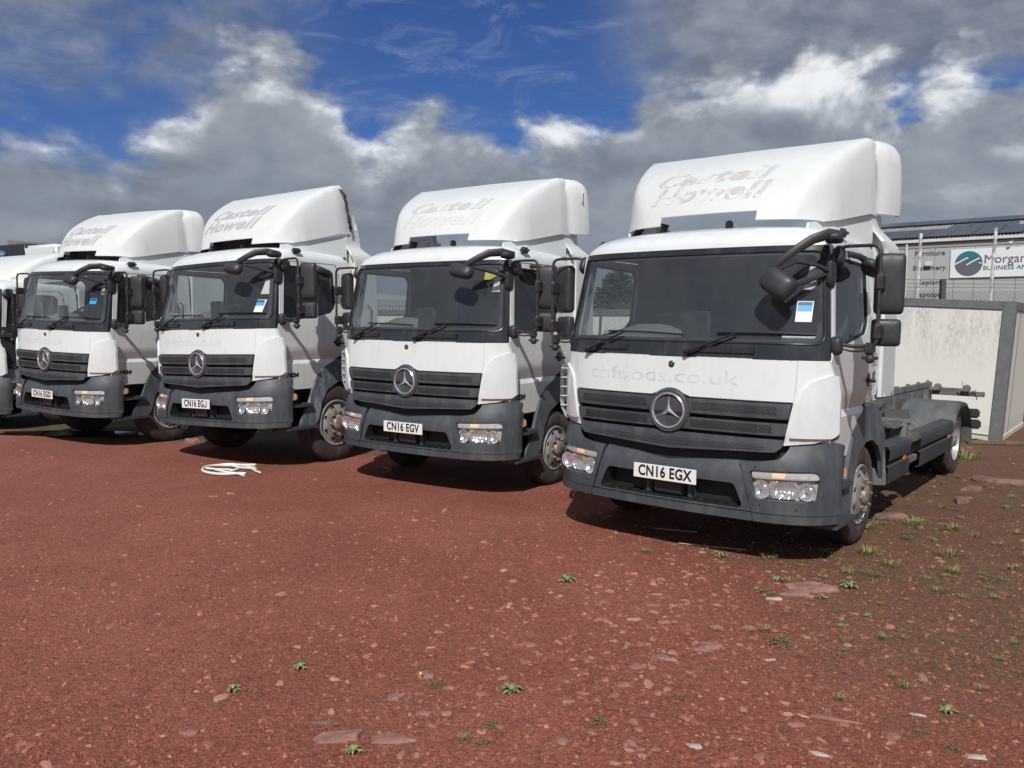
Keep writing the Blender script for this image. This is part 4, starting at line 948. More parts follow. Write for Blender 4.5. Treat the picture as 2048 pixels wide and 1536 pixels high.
# ------------------------------------------------------------------ ground
RND = random.Random(11)
def gh(x, y):
    return .010*(noise.noise(Vector((x*.45, y*.45, 1)))+.4*noise.noise(Vector((x*1.7, y*1.7, 3)))+.25*noise.noise(Vector((x*5, y*5, 7))))
def axis(lo, hi, step, far):
    a = [lo+i*step for i in range(int((hi-lo)/step)+1)]; s = step; x = a[-1]
    while x < far: s *= 1.5; x += s; a.append(x)
    s = step; x = a[0]; b = []
    while x > -far: s *= 1.5; x -= s; b.append(x)
    return b[::-1]+a
def ground():
    xs = axis(-12, 12, .10, 900); ys = axis(1.5, 17, .10, 900)
    verts = [(x, y, gh(x, y) if abs(x) < 40 and abs(y) < 40 else 0) for y in ys for x in xs]; nx = len(xs)
    faces = [(j*nx+i, j*nx+i+1, (j+1)*nx+i+1, (j+1)*nx+i) for j in range(len(ys)-1) for i in range(nx-1)]
    me = bpy.data.meshes.new('ground'); me.from_pydata(verts, [], faces); me.polygons.foreach_set('use_smooth', [True]*len(faces))
    m = bpy.data.materials.new('red_gravel'); m.use_nodes = True; w = NT(m.node_tree); b = w.n['Principled BSDF']; b.inputs['Specular IOR Level'].default_value = .3
    p = w.new('ShaderNodeTexCoord').outputs['Object']; sp = w.new('ShaderNodeSeparateXYZ'); w.l.new(p, sp.inputs[0]); X, Y, Z = sp.outputs
    big = w.noise(p, .55, 5, .6); mid = w.noise(p, 3.2, 6, .65); fine = w.noise(p, 55, 5, .7); 
    vc = w.voro(p, 150, out='Color'); vd = w.voro(p, 150); vc2 = w.voro(p, 48, out='Color'); vd2 = w.voro(p, 48); vd3 = w.voro(p, 330)
    s1 = w.new('ShaderNodeSeparateColor'); w.l.new(vc, s1.inputs[0]); s2 = w.new('ShaderNodeSeparateColor'); w.l.new(vc2, s2.inputs[0])
    red = w.mix(w.ss(big, .35, .65), (.240, .076, .050), (.290, .100, .068))
    red = w.mix(w.m('MULTIPLY', w.ss(mid, .45, .75), .5), red, (.225, .075, .056))
    red = w.mix(w.m('MULTIPLY', w.ss(w.m('ADD', X, w.m('MULTIPLY', big, 3)), -.2, -5), .30), red, (.27, .108, .088))
    tr = w.noise(w.vm('MULTIPLY', p, (1.4, .25, 1)), 1.1, 4, .6); red = w.mix(w.m('MULTIPLY', w.ss(tr, .52, .66), .30), red, (.19, .062, .044)); red = w.mix(w.m('MULTIPLY', w.ss(tr, .42, .34), .22), red, (.33, .125, .09))
    # damp, mossy, greyer earth to the right of the row and in the strip under and behind the left lorries
    mossx = w.ss(w.m('ADD', w.m('ADD', X, w.m('MULTIPLY', w.m('SUBTRACT', big, .5), 5)), w.m('MULTIPLY', Y, .10)), 1.2, 3.8)
    moss = w.m('MULTIPLY', mossx, w.ss(w.m('ADD', w.m('MULTIPLY', mid, .7), w.m('MULTIPLY', big, .3)), .36, .62))
    red = w.mix(w.m('MULTIPLY', mossx, .72), red, (.118, .060, .043)); red = w.mix(w.m('MULTIPLY', moss, .50), red, (.112, .092, .040))
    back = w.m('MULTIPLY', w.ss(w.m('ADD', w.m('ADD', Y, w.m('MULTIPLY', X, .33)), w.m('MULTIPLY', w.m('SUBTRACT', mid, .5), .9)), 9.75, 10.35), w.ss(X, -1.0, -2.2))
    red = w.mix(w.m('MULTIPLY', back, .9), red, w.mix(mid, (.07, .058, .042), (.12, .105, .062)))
    var = w.m('ADD', w.m('MULTIPLY', s1.outputs[0], .55), w.m('ADD', w.m('MULTIPLY', s2.outputs[1], .25), w.m('MULTIPLY', fine, .5)))
    red = w.mix(1.0, red, w.mix(w.lin(var, .2, 1.1), (.40, .40, .40), (1.58, 1.58, 1.60)), 'MULTIPLY')
    chip = w.m('MULTIPLY', w.ss(s1.outputs[2], .93, .97), w.ss(vd, .45, .3)); red = w.mix(w.m('MULTIPLY', chip, .75), red, (.50, .30, .26))
    chip2 = w.m('MULTIPLY', w.ss(s2.outputs[0], .92, .95), w.ss(vd2, .45, .36)); red = w.mix(w.m('MULTIPLY', chip2, .45), red, (.40, .21, .18))
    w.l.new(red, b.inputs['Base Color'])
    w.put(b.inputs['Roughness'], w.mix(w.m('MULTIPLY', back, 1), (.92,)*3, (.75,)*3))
    hh = w.m('ADD', w.m('ADD', w.m('MULTIPLY', vd, -.0030), w.m('MULTIPLY', vd3, -.0015)), w.m('ADD', w.m('MULTIPLY', vd2, -.004), w.m('ADD', w.m('MULTIPLY', mid, .02), w.m('MULTIPLY', fine, .004))))
    bn = w.new('ShaderNodeBump'); bn.inputs['Strength'].default_value = 1.0; bn.inputs['Distance'].default_value = 1.1; w.l.new(hh, bn.inputs['Height']); w.l.new(bn.outputs[0], b.inputs['Normal'])
    link('ground', me, m, kind='structure')
ground()
# stone colours: one random tone per stone
def stone_mat(name, cols, rough=.9):
    m = bpy.data.materials.new(name); m.use_nodes = True; w = NT(m.node_tree); b = w.n['Principled BSDF']; b.inputs['Roughness'].default_value = rough; b.inputs['Specular IOR Level'].default_value = .3
    g = w.new('ShaderNodeNewGeometry'); r = w.new('ShaderNodeValToRGB'); e = r.color_ramp.elements; n = len(cols)
    e[0].position = 0; e[0].color = cols[0]+(1,); e[1].position = 1; e[1].color = cols[-1]+(1,)
    for i in range(1, n-1): x = e.new(i/(n-1)); x.color = cols[i]+(1,)
    w.l.new(g.outputs['Random Per Island'], r.inputs[0]); tc = w.new('ShaderNodeTexCoord').outputs['Object']
    w.l.new(w.mix(1.0, r.outputs[0], w.mix(w.noise(tc, 30, 4, .6), (.7, .7, .7), (1.3, 1.3, 1.3)), 'MULTIPLY'), b.inputs['Base Color']); return m
GRAIN = stone_mat('gravel_grains', [(.17, .052, .034), (.26, .084, .055), (.31, .104, .070), (.22, .072, .050), (.36, .135, .095), (.27, .088, .060), (.46, .23, .17)])
SHALE = stone_mat('shale_chips', [(.28, .105, .075), (.34, .145, .110), (.40, .19, .15), (.30, .12, .09), (.29, .14, .12), (.45, .25, .20)])
def pebbles(name, label, n, place, smin, smax, flat, m, seed):
    """thousands of small angular stones in one mesh"""
    r = random.Random(seed); vs = []; fs = []
    for _ in range(n):
        p = place(r)
        if p is None: continue
        x, y = p; s = smin*(smax/smin)**(r.random()**2.2); a = r.random()*6.28; ca, sa = cos(a), sin(a); lx = s*(.7+.6*r.random()); ly = s*(.5+.4*r.random()); hz = s*flat*(.6+.8*r.random()); z = gh(x, y)-hz*.15
        b = len(vs); k = 5; tx, ty = r.uniform(-.25, .25), r.uniform(-.25, .25)
        for lvl, (sc, zz) in enumerate(((1.0, -.2), (.62, 1.0))):
            for i in range(k):
                q = 6.283*i/k+(.5 if lvl else 0)+.35*sin(a*7+i*3); rr = sc*(.85+.3*abs(sin(a*13+i*5))); u = cos(q)*lx*rr; v = sin(q)*ly*rr
                vs.append((x+u*ca-v*sa, y+u*sa+v*ca, z+hz*zz+(u*tx+v*ty if lvl else 0)))
        for i in range(k): j = (i+1) % k; fs += [(b+i, b+j, b+k+i), (b+j, b+k+j, b+k+i)]
        fs.append(tuple(b+k+i for i in range(k)))
    me = bpy.data.meshes.new(name); me.from_pydata(vs, [], fs); link(name, me, m, label=label, kind='stuff', cat='gravel')
def near(r):
    y = 2.5+4.8*r.random()**1.3; x = r.uniform(-1, 1)*(.75*y+.3); return x, y
pebbles('gravel', 'fine red gravel grains covering the yard surface in front of the lorries', 34000, near, .0030, .017, .5, GRAIN, 1)
def chipsp(r):
    for _ in range(4):
        y = 2.6+10*r.random()**1.5; x = r.uniform(-.68, .72)*(y+.5)
        band = math.exp(-((x-.75-.30*(y-4.2))/.9)**2)*math.exp(-((y-4.9)/1.35)**2)
        if r.random() < .05+.95*band+.08*(noise.noise(Vector((x*.8, y*.8, 5))) > .15): return x, y
    return None
pebbles('shale_chips', 'scattered flat pinkish shale chips lying on the red gravel', 6500, chipsp, .006, .042, .22, SHALE, 2)

def slab_mesh(r, lx, ly, hz, k=9):
    bm = bmesh.new(); ring = []; a0 = r.random()*6; k = r.choice((6, 7, 8)); rad = [.55+.65*r.random() for _ in range(k)]
    for sc, z in ((1.0, -.3), (1.02, .35), (.93, .8), (.70, 1.0)):
        ring.append([bm.verts.new((cos(2*pi*i/k)*lx*rad[i]*sc, sin(2*pi*i/k)*ly*rad[i]*sc, hz*(z+.18*sin(i*2.3+a0)))) for i in range(k)])
    for a, b in zip(ring, ring[1:]):
        for i in range(k): bm.faces.new([a[i], a[(i+1) % k], b[(i+1) % k], b[i]])
    c = bm.verts.new((0, 0, hz*1.02))
    for i in range(k): bm.faces.new([ring[-1][i], ring[-1][(i+1) % k], c])
    return bm
SL_PINK = mat('slab_pink', (.30, .155, .13), .9, vary=.35, scale=14, dirt=(.21, .10, .085), dirt_amt=.6, bump=.6, bscale=60)
SL_BRN = mat('slab_brown', (.20, .115, .095), .9, vary=.35, scale=8, bump=.5, bscale=40)
SL_GREY = mat('slab_grey', (.17, .13, .11), .85, vary=.3, scale=20)
SL_WHT = mat('debris_white', (.42, .37, .33), .9, vary=.25, scale=30)
SLABS = [(-.70, 3.24, .115, .055, .012, .15, 0, 'stone_slab', 'left one of the two large pink stone slabs at the bottom of the yard'), (-.50, 3.235, .12, .055, .010, -.15, 0, 'stone_slab', 'right one of the two large pink stone slabs, with a pale flat face'),
         (1.99, 5.22, .20, .09, .025, -.35, 0, 'stone_slab', 'broad flat pink slab in the gravel in front of the nearest lorry'), (1.83, 5.10, .12, .06, .02, .2, 0, 'stone_slab', 'smaller pink slab touching the broad flat slab before the nearest lorry'),
         (5.45, 9.00, .42, .13, .05, -.5, 3, 'stone_slab', 'long brownish slab on the mossy ground beside the cream box body'), (3.42, 7.23, .22, .10, .04, .3, 3, 'stone_slab', 'red slab beside the right front wheel of the nearest lorry'),
         (.80, 4.07, .09, .03, .012, -.5, 0, 'stone', 'pointed pale pink stone in the middle of the gravel'), (.64, 3.96, .055, .03, .012, .2, 0, 'stone', 'small pink stone next to the pointed pale stone'),
         (1.07, 4.22, .06, .045, .018, 0, 0, 'stone', 'chunky red stone right of the shale chips in the gravel'), (-.41, 3.85, .05, .04, .012, 0, 0, 'stone', 'pink stone behind the low weed with a yellow flower'),
         (-.52, 3.61, .045, .03, .014, .5, 0, 'stone', 'rounded red stone left of the dark pebble'), (-.47, 3.59, .016, .014, .012, 0, 1, 'stone', 'dark grey pebble beside a rounded red stone'),
         (-.38, 3.46, .045, .022, .010, .2, 0, 'stone', 'flat pink stone above the two large slabs'), (-.80, 3.36, .05, .014, .008, 0, 1, 'stone', 'narrow grey stone above the left large slab'),
         (1.41, 3.43, .10, .016, .008, -.35, 0, 'bark_piece', 'long reddish splinter lying on the gravel at lower right'), (1.29, 3.46, .035, .006, .004, -.7, 2, 'twig', 'short white stick on the gravel at lower right'),
         (1.81, 3.47, .045, .012, .006, -.4, 2, 'bark_piece', 'curled pale brown chip at the lower right of the yard'), (1.66, 5.0, .05, .03, .01, 0, 2, 'debris', 'crumbled white lump on the gravel in front of the nearest lorry'),
         (1.34, 4.06, .035, .012, .006, .3, 2, 'debris', 'thin pale flake beside the round clover patch'), (.76, 3.2, .04, .018, .008, -.4, 2, 'debris', 'ragged white scrap at the bottom centre right of the yard'),
         (1.24, 3.14, .045, .02, .008, -.5, 2, 'debris', 'ragged pale scrap at the bottom right of the yard'), (1.86, 3.12, .05, .02, .008, -.2, 2, 'debris', 'flat white scrap in the bottom right corner of the yard'),
         (.80, 3.82, .016, .014, .010, 0, 1, 'stone', 'single dark blue grey pebble on the open red gravel'), (-1.54, 4.69, .03, .02, .012, 0, 0, 'stone', 'lone pink stone on the plain red gravel at left'),
         (-1.33, 3.27, .05, .03, .010, .2, 0, 'stone', 'flat stone in the lower left of the yard'), (.11, 4.23, .035, .03, .012, 0, 0, 'stone', 'pink stone left of the tall sowthistle plant'), (4.9, 8.5, .14, .08, .05, .4, 3, 'stone', 'jagged red stone near the right rear wheel of the nearest lorry'),
         (4.45, 7.9, .12, .07, .05, 1.0, 3, 'stone', 'jagged red stone between both right wheels of the nearest lorry'), (-4.55, 11.5, .10, .08, .06, 0, 0, 'stone', 'rounded pale stone by the left front wheel of the lorry with plate ending EGJ'), (-4.05, 11.6, .10, .08, .06, .5, 0, 'stone', 'rounded pale stone under the bumper of the lorry with plate ending EGJ')]
for i, (x, y, lx, ly, hz, rz, mt, nm, lb) in enumerate(SLABS):
    o = finish(slab_mesh(random.Random(i+3), lx, ly, hz), nm, (SL_PINK, SL_GREY, SL_WHT, SL_BRN)[mt], None, sharp=8, label=lb, cat='stone' if nm.startswith('stone') else ('twig' if nm == 'twig' else 'debris')); o.location = (x, y, gh(x, y)); o.rotation_euler = (0, 0, rz)
# bright broken litter under the lorries
for i, (x, y, s) in enumerate([(-2.35, 11.9, .10), (-1.75, 11.9, .16), (-1.6, 12.1, .12)]):
    o = finish(slab_mesh(random.Random(40+i), s, s*.5, .02), 'litter', SL_WHT, None, label=('small white scrap', 'wide white scrap', 'white torn scrap')[i]+' on the dark ground under the lorry with plate ending EGJ', cat='litter'); o.location = (x, y, gh(x, y))
PUD = mat('puddle_water', (.02, .018, .014), .04)
for i, (x, y, a, b, lb) in enumerate([(-6.6, 12.3, 1.2, .30, 'long shallow puddle in front of the lorry with plate ending EGD'), (-2.2, 12.3, .75, .35, 'dark puddle beneath the lorry with plate ending EGJ')]):
    bm = bmesh.new(); r = random.Random(i); bm.faces.new([bm.verts.new((cos(2*pi*k/26)*a*(1+.25*r.uniform(-1, 1)), sin(2*pi*k/26)*b*(1+.25*r.uniform(-1, 1)), 0)) for k in range(26)])
    o = finish(bm, 'puddle', PUD, None, label=lb, cat='puddle'); o.location = (x, y, .012)

# ------------------------------------------------------------------ weeds
def leaf_mat(name, c1, c2):
    m = bpy.data.materials.new(name); m.use_nodes = True; w = NT(m.node_tree); b = w.n['Principled BSDF']; b.inputs['Roughness'].default_value = .55
    g = w.new('ShaderNodeNewGeometry'); w.l.new(w.mix(g.outputs['Random Per Island'], c1, c2), b.inputs['Base Color']); b.inputs['Subsurface Weight'].default_value = 0; return m
GRASS = leaf_mat('grass_blades', (.15, .18, .05), (.30, .30, .11)); DRY = leaf_mat('dry_grass', (.20, .17, .08), (.13, .13, .05)); LEAF = leaf_mat('weed_leaves', (.16, .21, .08), (.30, .33, .14)); CLOV = leaf_mat('clover_leaves', (.09, .12, .05), (.17, .20, .09))
def tuft(r, n, h, spread):
    bm = bmesh.new()
    for _ in range(n):
        a = r.random()*6.283; d = spread*r.random()**.7; b = Vector((cos(a)*d, sin(a)*d, -.003)); hh = h*(.5+.6*r.random()); l = a+r.uniform(-.8, .8); o = Vector((cos(l), sin(l), 0))*hh*r.uniform(.3, 1.1); s = Vector((-sin(l), cos(l), 0))*h*.028
        p0, p1, p2 = b, b+o*.4+Vector((0, 0, hh*.7)), b+o+Vector((0, 0, hh*.85))
        v = [bm.verts.new(p) for p in (p0-s, p0+s, p1+s*.8, p1-s*.8, p2)]; bm.faces.new(v[:4]); bm.faces.new([v[3], v[2], v[4]])
    return bm
def rosette(r, n, R, jag=True):
    bm = bmesh.new()
    for i in range(n):
        a = i*2.4+r.uniform(-.2, .2); L = R*(.55+.5*r.random()); t = Vector((cos(a), sin(a), 0)); s = Vector((-sin(a), cos(a), 0)); rise = R*(.15+.35*r.random()); k = 6; prev = None
        for j in range(k+1):
            f = j/k; wd = L*.20*(sin(pi*min(1, f*.9+.08)))*(1 if not jag or j % 2 else .62)+.0005; c = t*L*f+Vector((0, 0, rise*sin(pi*f*.8)))
            cur = [bm.verts.new(c-s*wd+Vector((0, 0, wd*.4))), bm.verts.new(c), bm.verts.new(c+s*wd+Vector((0, 0, wd*.4)))]
            if prev: bm.faces.new([prev[0], prev[1], cur[1], cur[0]]); bm.faces.new([prev[1], prev[2], cur[2], cur[1]])
            prev = cur
    return bm
def carpet(r, n, R, h):
    bm = bmesh.new()
    for _ in range(n):
        a = r.random()*6.283; d = R*r.random()**.6; c = Vector((cos(a)*d, sin(a)*d*.6, h*r.random())); s = R*.085*(.6+.7*r.random()); q = r.random()*6; t = Vector((cos(q), sin(q), r.uniform(-.3, .4)))*s; u = Vector((-sin(q), cos(q), r.uniform(-.3, .4)))*s*.7
        bm.faces.new([bm.verts.new(c-t), bm.verts.new(c-u), bm.verts.new(c+t), bm.verts.new(c+u)])
    return bm
def as_mesh(bm, m, name):
    for f in bm.faces: f.smooth = True
    me = bpy.data.meshes.new(name); bm.to_mesh(me); bm.free(); me.materials.append(m); return me
rr_ = random.Random(5)
TU = [as_mesh(tuft(rr_, 90, .036, .035), GRASS, 'tuft') for _ in range(3)]+[as_mesh(tuft(rr_, 46, .045, .05), DRY, 'dry')]
RO = [as_mesh(rosette(rr_, 17, .05), LEAF, 'rosette') for _ in range(3)]; CA = [as_mesh(carpet(rr_, 90, .07, .018), CLOV, 'carpet') for _ in range(2)]
def plant(name, me, x, y, s, label, group=None, rz=None, cat='weed'):
    o = bpy.data.objects.new(name, me); COL.objects.link(o); o.location = (x, y, gh(x, y)); o.scale = (s, s, s); o.rotation_euler = (0, 0, rz if rz is not None else RND.random()*6.28); o['label'] = label; o['category'] = cat
    if group: o['group'] = group
    return o
NAMED = [('broadleaf_weed', RO[0], .38, 5.33, 1.6, 'pale leafy weed alone on gravel before the two nearest lorries'), ('broadleaf_weed', RO[1], -1.04, 3.92, 1.1, 'small light green rosette weed at left, upper one of the pair'), ('broadleaf_weed', RO[2], -1.29, 3.67, 1.1, 'small light green rosette weed at far left, lower one of the pair'),
         ('broadleaf_weed', CA[0], -.35, 3.74, 1.0, 'low creeping weed beside a single yellow flower'), ('broadleaf_weed', RO[0], .01, 3.69, 1.35, 'bushy bright green sowthistle in the lower middle'), ('broadleaf_weed', RO[1], -.62, 3.13, 1.05, 'leafy weed just below the two large pink slabs'),
         ('grass_tuft', TU[0], -.19, 3.24, 1.0, 'upright grass tuft right of the large pink slabs'), ('grass_tuft', CA[1], -.10, 3.20, .8, 'low feathery weed touching the upright grass tuft'), ('clover_patch', CA[0], 1.46, 4.28, 1.7, 'round dark green clover patch in the gravel'),
         ('grass_tuft', TU[1], 1.16, 4.47, 1.0, 'small weed above the clover patch'), ('grass_tuft', TU[2], 1.44, 4.47, 1.4, 'yellow green grass clump left of the clover patch'), ('grass_tuft', TU[0], 2.72, 6.05, 3.2, 'large grass clump against the right front tyre of the nearest lorry'),
         ('grass_tuft', TU[1], 2.75, 5.75, 2.6, 'broad grass clump just in front of the right front tyre'), ('clover_patch', CA[1], 2.50, 5.55, 2.2, 'dark clover mat in front of the right front tyre'), ('broadleaf_weed', RO[2], 1.56, 5.95, 1.6, 'leafy weed at the edge of the shadow under the nearest bumper'),
         ('broadleaf_weed', RO[0], 2.40, 6.08, 1.8, 'dark leafy weed in shadow beside the right front tyre'), ('grass_tuft', TU[2], 1.91, 5.88, 1.8, 'thin grass tuft at the shadow tip below the nearest bumper'), ('grass_tuft', TU[0], 1.02, 6.04, 1.4, 'little green tuft left of the nearest lorry shadow tip'),
         ('broadleaf_weed', RO[1], 1.81, 5.39, 1.2, 'small leafy weed above the broad flat pink slab'), ('broadleaf_weed', RO[2], 2.25, 5.27, 1.8, 'spreading leafy weed right of the broad flat pink slab'), ('grass_tuft', TU[1], 3.12, 5.60, 2.6, 'tall yellowish grass clump in the moss at right'),
         ('clover_patch', CA[0], 3.30, 5.45, 2.4, 'clover mat beside the tall yellowish grass clump'), ('grass_tuft', TU[0], 3.52, 6.95, 3.6, 'wide bright grass clump behind the right front tyre'), ('grass_tuft', TU[2], 3.75, 6.8, 3.0, 'second bright grass clump behind the right front tyre'),
         ('broadleaf_weed', RO[0], 1.95, 3.50, 1.1, 'yellow green leafy weed at the right edge of the foreground'), ('grass_tuft', TU[1], 2.06, 4.36, 1.2, 'green grass clump on the dark earth at right'), ('grass_tuft', TU[0], 1.52, 3.62, 1.1, 'bright grass clump in the lower right foreground'),
         ('nettle_clump', TU[2], 5.98, 10.6, 7.0, 'tall weed clump by the front of the cream box body'), ('ivy_patch', CA[0], 6.9, 12.35, 6.0, 'leafy green growth along the foot of the cream box body'), ('grass_tuft', TU[3], 3.3, 6.0, 3.0, 'dry grass clump on the mossy ground right of the lorry')]
for nm, me, x, y, s, lb in NAMED: plant(nm, me, x, y, s*(.68 if s > 2 else .85), lb, cat='plant' if 'weed' not in nm else 'weed')
fl = plant('yellow_flower', as_mesh((lambda b: (tube(b, [(0, 0, 0), (.003, 0, .03)], .0015, 4), bmesh.ops.create_uvsphere(b, u_segments=8, v_segments=5, radius=.008, matrix=Matrix.Translation((.003, 0, .034))), b)[2])(bmesh.new()), mat('flower_yellow', (.8, .6, .05), .6), 'flower'), -.425, 3.80, 1, 'single small yellow flower on the red gravel', cat='flower')
sp_ = [(1.01, 3.93), (1.61, 5.03), (1.98, 5.04), (1.51, 4.11), (1.75, 4.2), (1.69, 4.1), (2.31, 4.33), (1.89, 3.92), (1.99, 3.81), (3.17, 5.25), (3.09, 5.06), (3.55, 5.66), (1.8, 3.18), (.39, 3.39), (.79, 3.63), (2.23, 3.73), (3.87, 6.32), (1.35, 4.46), (1.68, 3.28), (-.07, 3.36), (-.74, 3.34), (2.69, 4.83), (2.89, 4.54), (1.29, 6.47)]
for i in range(330):
    x = RND.uniform(1.6, 5.5); y = RND.uniform(3.2, 9.5)
    if x < .70*y and x > 1.2+.05*y and not (x < 2.9 and y > 5.9) and (x-3)*.8 > (y-7)-1.2: sp_.append((x, y))
for i, (x, y) in enumerate(sp_):
    q = RND.choice([0, 1, 2, 3, 0, 1, 2, 3, 7, 8, 0, 2, 7, 8, 4]); me = (TU+RO+CA)[q]; s = RND.uniform(.4, .95)*(1 if y < 5 else 1.45)*(.7 if 4 <= q < 7 else 1)
    kind_ = 'green grass tuft' if q < 3 else ('dry grass tuft' if q == 3 else ('leafy weed' if q < 7 else 'low creeping weed'))
    zone = 'in the middle foreground gravel' if x < 1.4 else ('in the lower right foreground' if y < 4.2 else ('on the damp earth before the nearest lorry' if y < 5.6 else ('on the earth right of the nearest front wheel' if y < 7.4 else 'on the earth beside the bare chassis')))
    if y < 3.6 and 4 <= q < 7: me = CA[0]; kind_ = 'low creeping weed'
    plant('weed' if 'weed' in kind_ else 'grass_tuft', me, x, y, s, 'small '+kind_+' '+zone, kind_+'s '+zone, cat='weed' if 'weed' in kind_ else 'grass tuft')
# sparse moss and seedling cover on the right-hand earth
bm = bmesh.new(); r = random.Random(9)
for _ in range(5200):
    y = 3+8*r.random(); x = 1.4+r.random()*(.72*y-1.2)
    if noise.noise(Vector((x*1.3, y*1.3, 2))) < .02 or (x < 2.9 and y > 5.9): continue
    s = .004+.006*r.random(); a = r.random()*6; c = Vector((x, y, gh(x, y)+.004)); t = Vector((cos(a)*s, sin(a)*s, s*.5)); u = Vector((-sin(a)*s*.5, cos(a)*s*.5, 0)); bm.faces.new([bm.verts.new(c-t*.3), bm.verts.new(c+u), bm.verts.new(c+t), bm.verts.new(c-u)])
finish(bm, 'ground_cover', CLOV, None, label='sparse moss and seedlings over the damp earth at right', kind='stuff', cat='ground cover')

# ------------------------------------------------------------------ white plastic strips lying on the gravel
t = thing('plastic_trunking', 'tangle of white plastic strips lying in a loop on the red gravel', 'strips', (-3.2, 9.3, 0))
PW = mat('white_plastic', (.78, .77, .74), .4)
for pts, rr in (([(-3.04, 9.57), (-3.23, 9.63), (-3.4, 9.61), (-3.52, 9.57), (-3.59, 9.46), (-3.57, 9.26), (-3.46, 9.1), (-3.31, 9.01), (-3.19, 9.02), (-3.09, 9.04), (-3.0, 9.07)], .016), ([(-3.51, 9.52), (-3.39, 9.58), (-3.22, 9.59), (-3.09, 9.5), (-2.98, 9.36)], .016),
                ([(-3.32, 9.53), (-3.17, 9.44), (-3.01, 9.34), (-2.93, 9.22), (-2.84, 9.08)], .014), ([(-3.55, 9.34), (-3.43, 9.34), (-3.27, 9.27), (-3.21, 9.26), (-3.17, 9.33)], .012), ([(-3.41, 9.26), (-3.23, 9.14), (-3.08, 9.03), (-2.97, 8.93)], .014)):
    bm = bmesh.new(); tube(bm, smoothpath([(x+3.2, y-9.3, .018+.012*sin(i*1.7+rr*100)**2+gh(x, y)) for i, (x, y) in enumerate(pts)], .12, 4), rr, 6); finish(bm, 'strip', PW, t)
bm = bmesh.new(); tube(bm, [(-1, 0, .01), (-.4, -.24, .012), (.0, -.35, .01)], .004, 4); o = finish(bm, 'wire', SL_WHT, None, label='thin pale wire lying in the shadow before the nearest lorry', cat='wire'); o.location = (1.55, 6.75, 0); o.scale = (.35, .35, 1)
bm = bmesh.new(); tube(bm, [(-1, 0, .01), (-.4, -.28, .012), (.2, -.45, .01)], .004, 4); o = finish(bm, 'wire', SL_WHT, None, label='thin pale wire nearer the tip of the nearest lorry shadow', cat='wire'); o.location = (1.72, 6.28, 0); o.scale = (.4, .4, 1)

# ------------------------------------------------------------------ cream box bodies standing on the ground behind
def stained(name, base, st, lo=.50, hi=.8, top=1.9):
    m = bpy.data.materials.new(name); m.use_nodes = True; w = NT(m.node_tree); b = w.n['Principled BSDF']; b.inputs['Roughness'].default_value = .5
    p = w.new('ShaderNodeTexCoord').outputs['Object']; s = w.new('ShaderNodeSeparateXYZ'); w.l.new(p, s.inputs[0])
    a = w.noise(w.vm('MULTIPLY', p, (1, 1, .16)), 7, 8, .72); c = w.noise(p, 1.3, 3); d = w.noise(w.vm('MULTIPLY', p, (1, 1, .35)), 38, 4, .7)
    f = w.m('MULTIPLY', w.ss(w.m('ADD', a, w.m('MULTIPLY', c, .5)), lo+.22, hi+.2), w.m('MULTIPLY', w.ss(d, .35, .7), w.ss(s.outputs[2], .75, top)))
    low = w.m('MULTIPLY', w.ss(s.outputs[2], .35, .02), .35)
    col = w.mix(w.m('MULTIPLY', f, .55), w.mix(w.noise(p, .9, 2), base, tuple(x*.95 for x in base)), st); col = w.mix(low, col, (.38, .36, .22)); w.l.new(col, b.inputs['Base Color']); return m
CREAM = stained('cream_panel', (.78, .78, .73), (.22, .22, .19), .40, .62); CREAM2 = stained('cream_side_panel', (.74, .73, .66), (.3, .29, .25))
ALU = mat('grey_aluminium', (.19, .195, .20), .5, metal=.25, vary=.08, dirt=(.15, .15, .14), dirt_amt=.3)
def box_body(name, label, loc, rz, tilt, L, D, H, post):
    t = thing(name, label, 'box body', loc, rz); t.rotation_euler = (0, tilt, rz)
    # local x runs to the left of the face from the right-hand corner, y backwards
    f = post
    boxobj('front_panel', (-L, .02, .06), (-f, .05, H-.13), CREAM, t, 0)
    boxobj('top_rail', (-L, -.0, H-.13), (-f-.002, .10, H), ALU, t, .006); boxobj('corner_post', (-f, -.004, 0), (.0, f, H+.004), ALU, t, .008)
    boxobj('bottom_rail', (-L, .01, 0), (-f-.002, .08, .058), CREAM2, t, .004); boxobj('bottom_moulding', (-L, -.002, .085), (-f-.002, .018, .10), CREAM2, t, .003)
    boxobj('side_panel', (-.05, f+.002, .08), (-.02, D, H-.13), CREAM2, t, 0); boxobj('side_top_rail', (-.10, f+.002, H-.128), (-.0, D, H), ALU, t, .006); boxobj('side_bottom_rail', (-.08, f+.002, 0), (.0, D, .078), CREAM2, t, .004)
    boxobj('side_seam', (-.02, f+.55, .08), (-.012, f+.57, H-.13), ALU, t, 0)
    boxobj('body_roof', (-L, .1, H-.03), (-.1, D, H-.01), ALU, t, 0); boxobj('back_panel', (-L, D-.03, .05), (-.05, D, H-.05), CREAM2, t, 0)
    bm = bmesh.new()
    for i in range(int(L/.62)): lathe(bm, [(-.006, 0), (-.006, .008), (0, .009)], 6, 'y', (-.35-i*.62, 0, H-.065))
    for i in range(4): lathe(bm, [(-.006, 0), (-.006, .008), (0, .009)], 6, 'y', (-f*.5, -.004, .25+i*.5))
    finish(bm, 'rivets', GALV, t, kind='stuff'); return t
cb = box_body('box_body', 'cream lorry box body with grey frame and mould stains behind the bare chassis', (7.40, 12.19, 0), atan2(-.62, .78), radians(3.0), 2.75, 2.6, 2.12, .17)
boxobj('timber', (-1.2, -.05, 0), (1.3, .05, .05), mat('old_timber', (.16, .12, .09), .9, vary=.3), None, .005, Matrix.Translation((8.0, 11.9, .0)) @ Matrix.Rotation(-.12, 4, 'Z'), label='grey timber bearer lying at the foot of the cream box body', cat='timber')
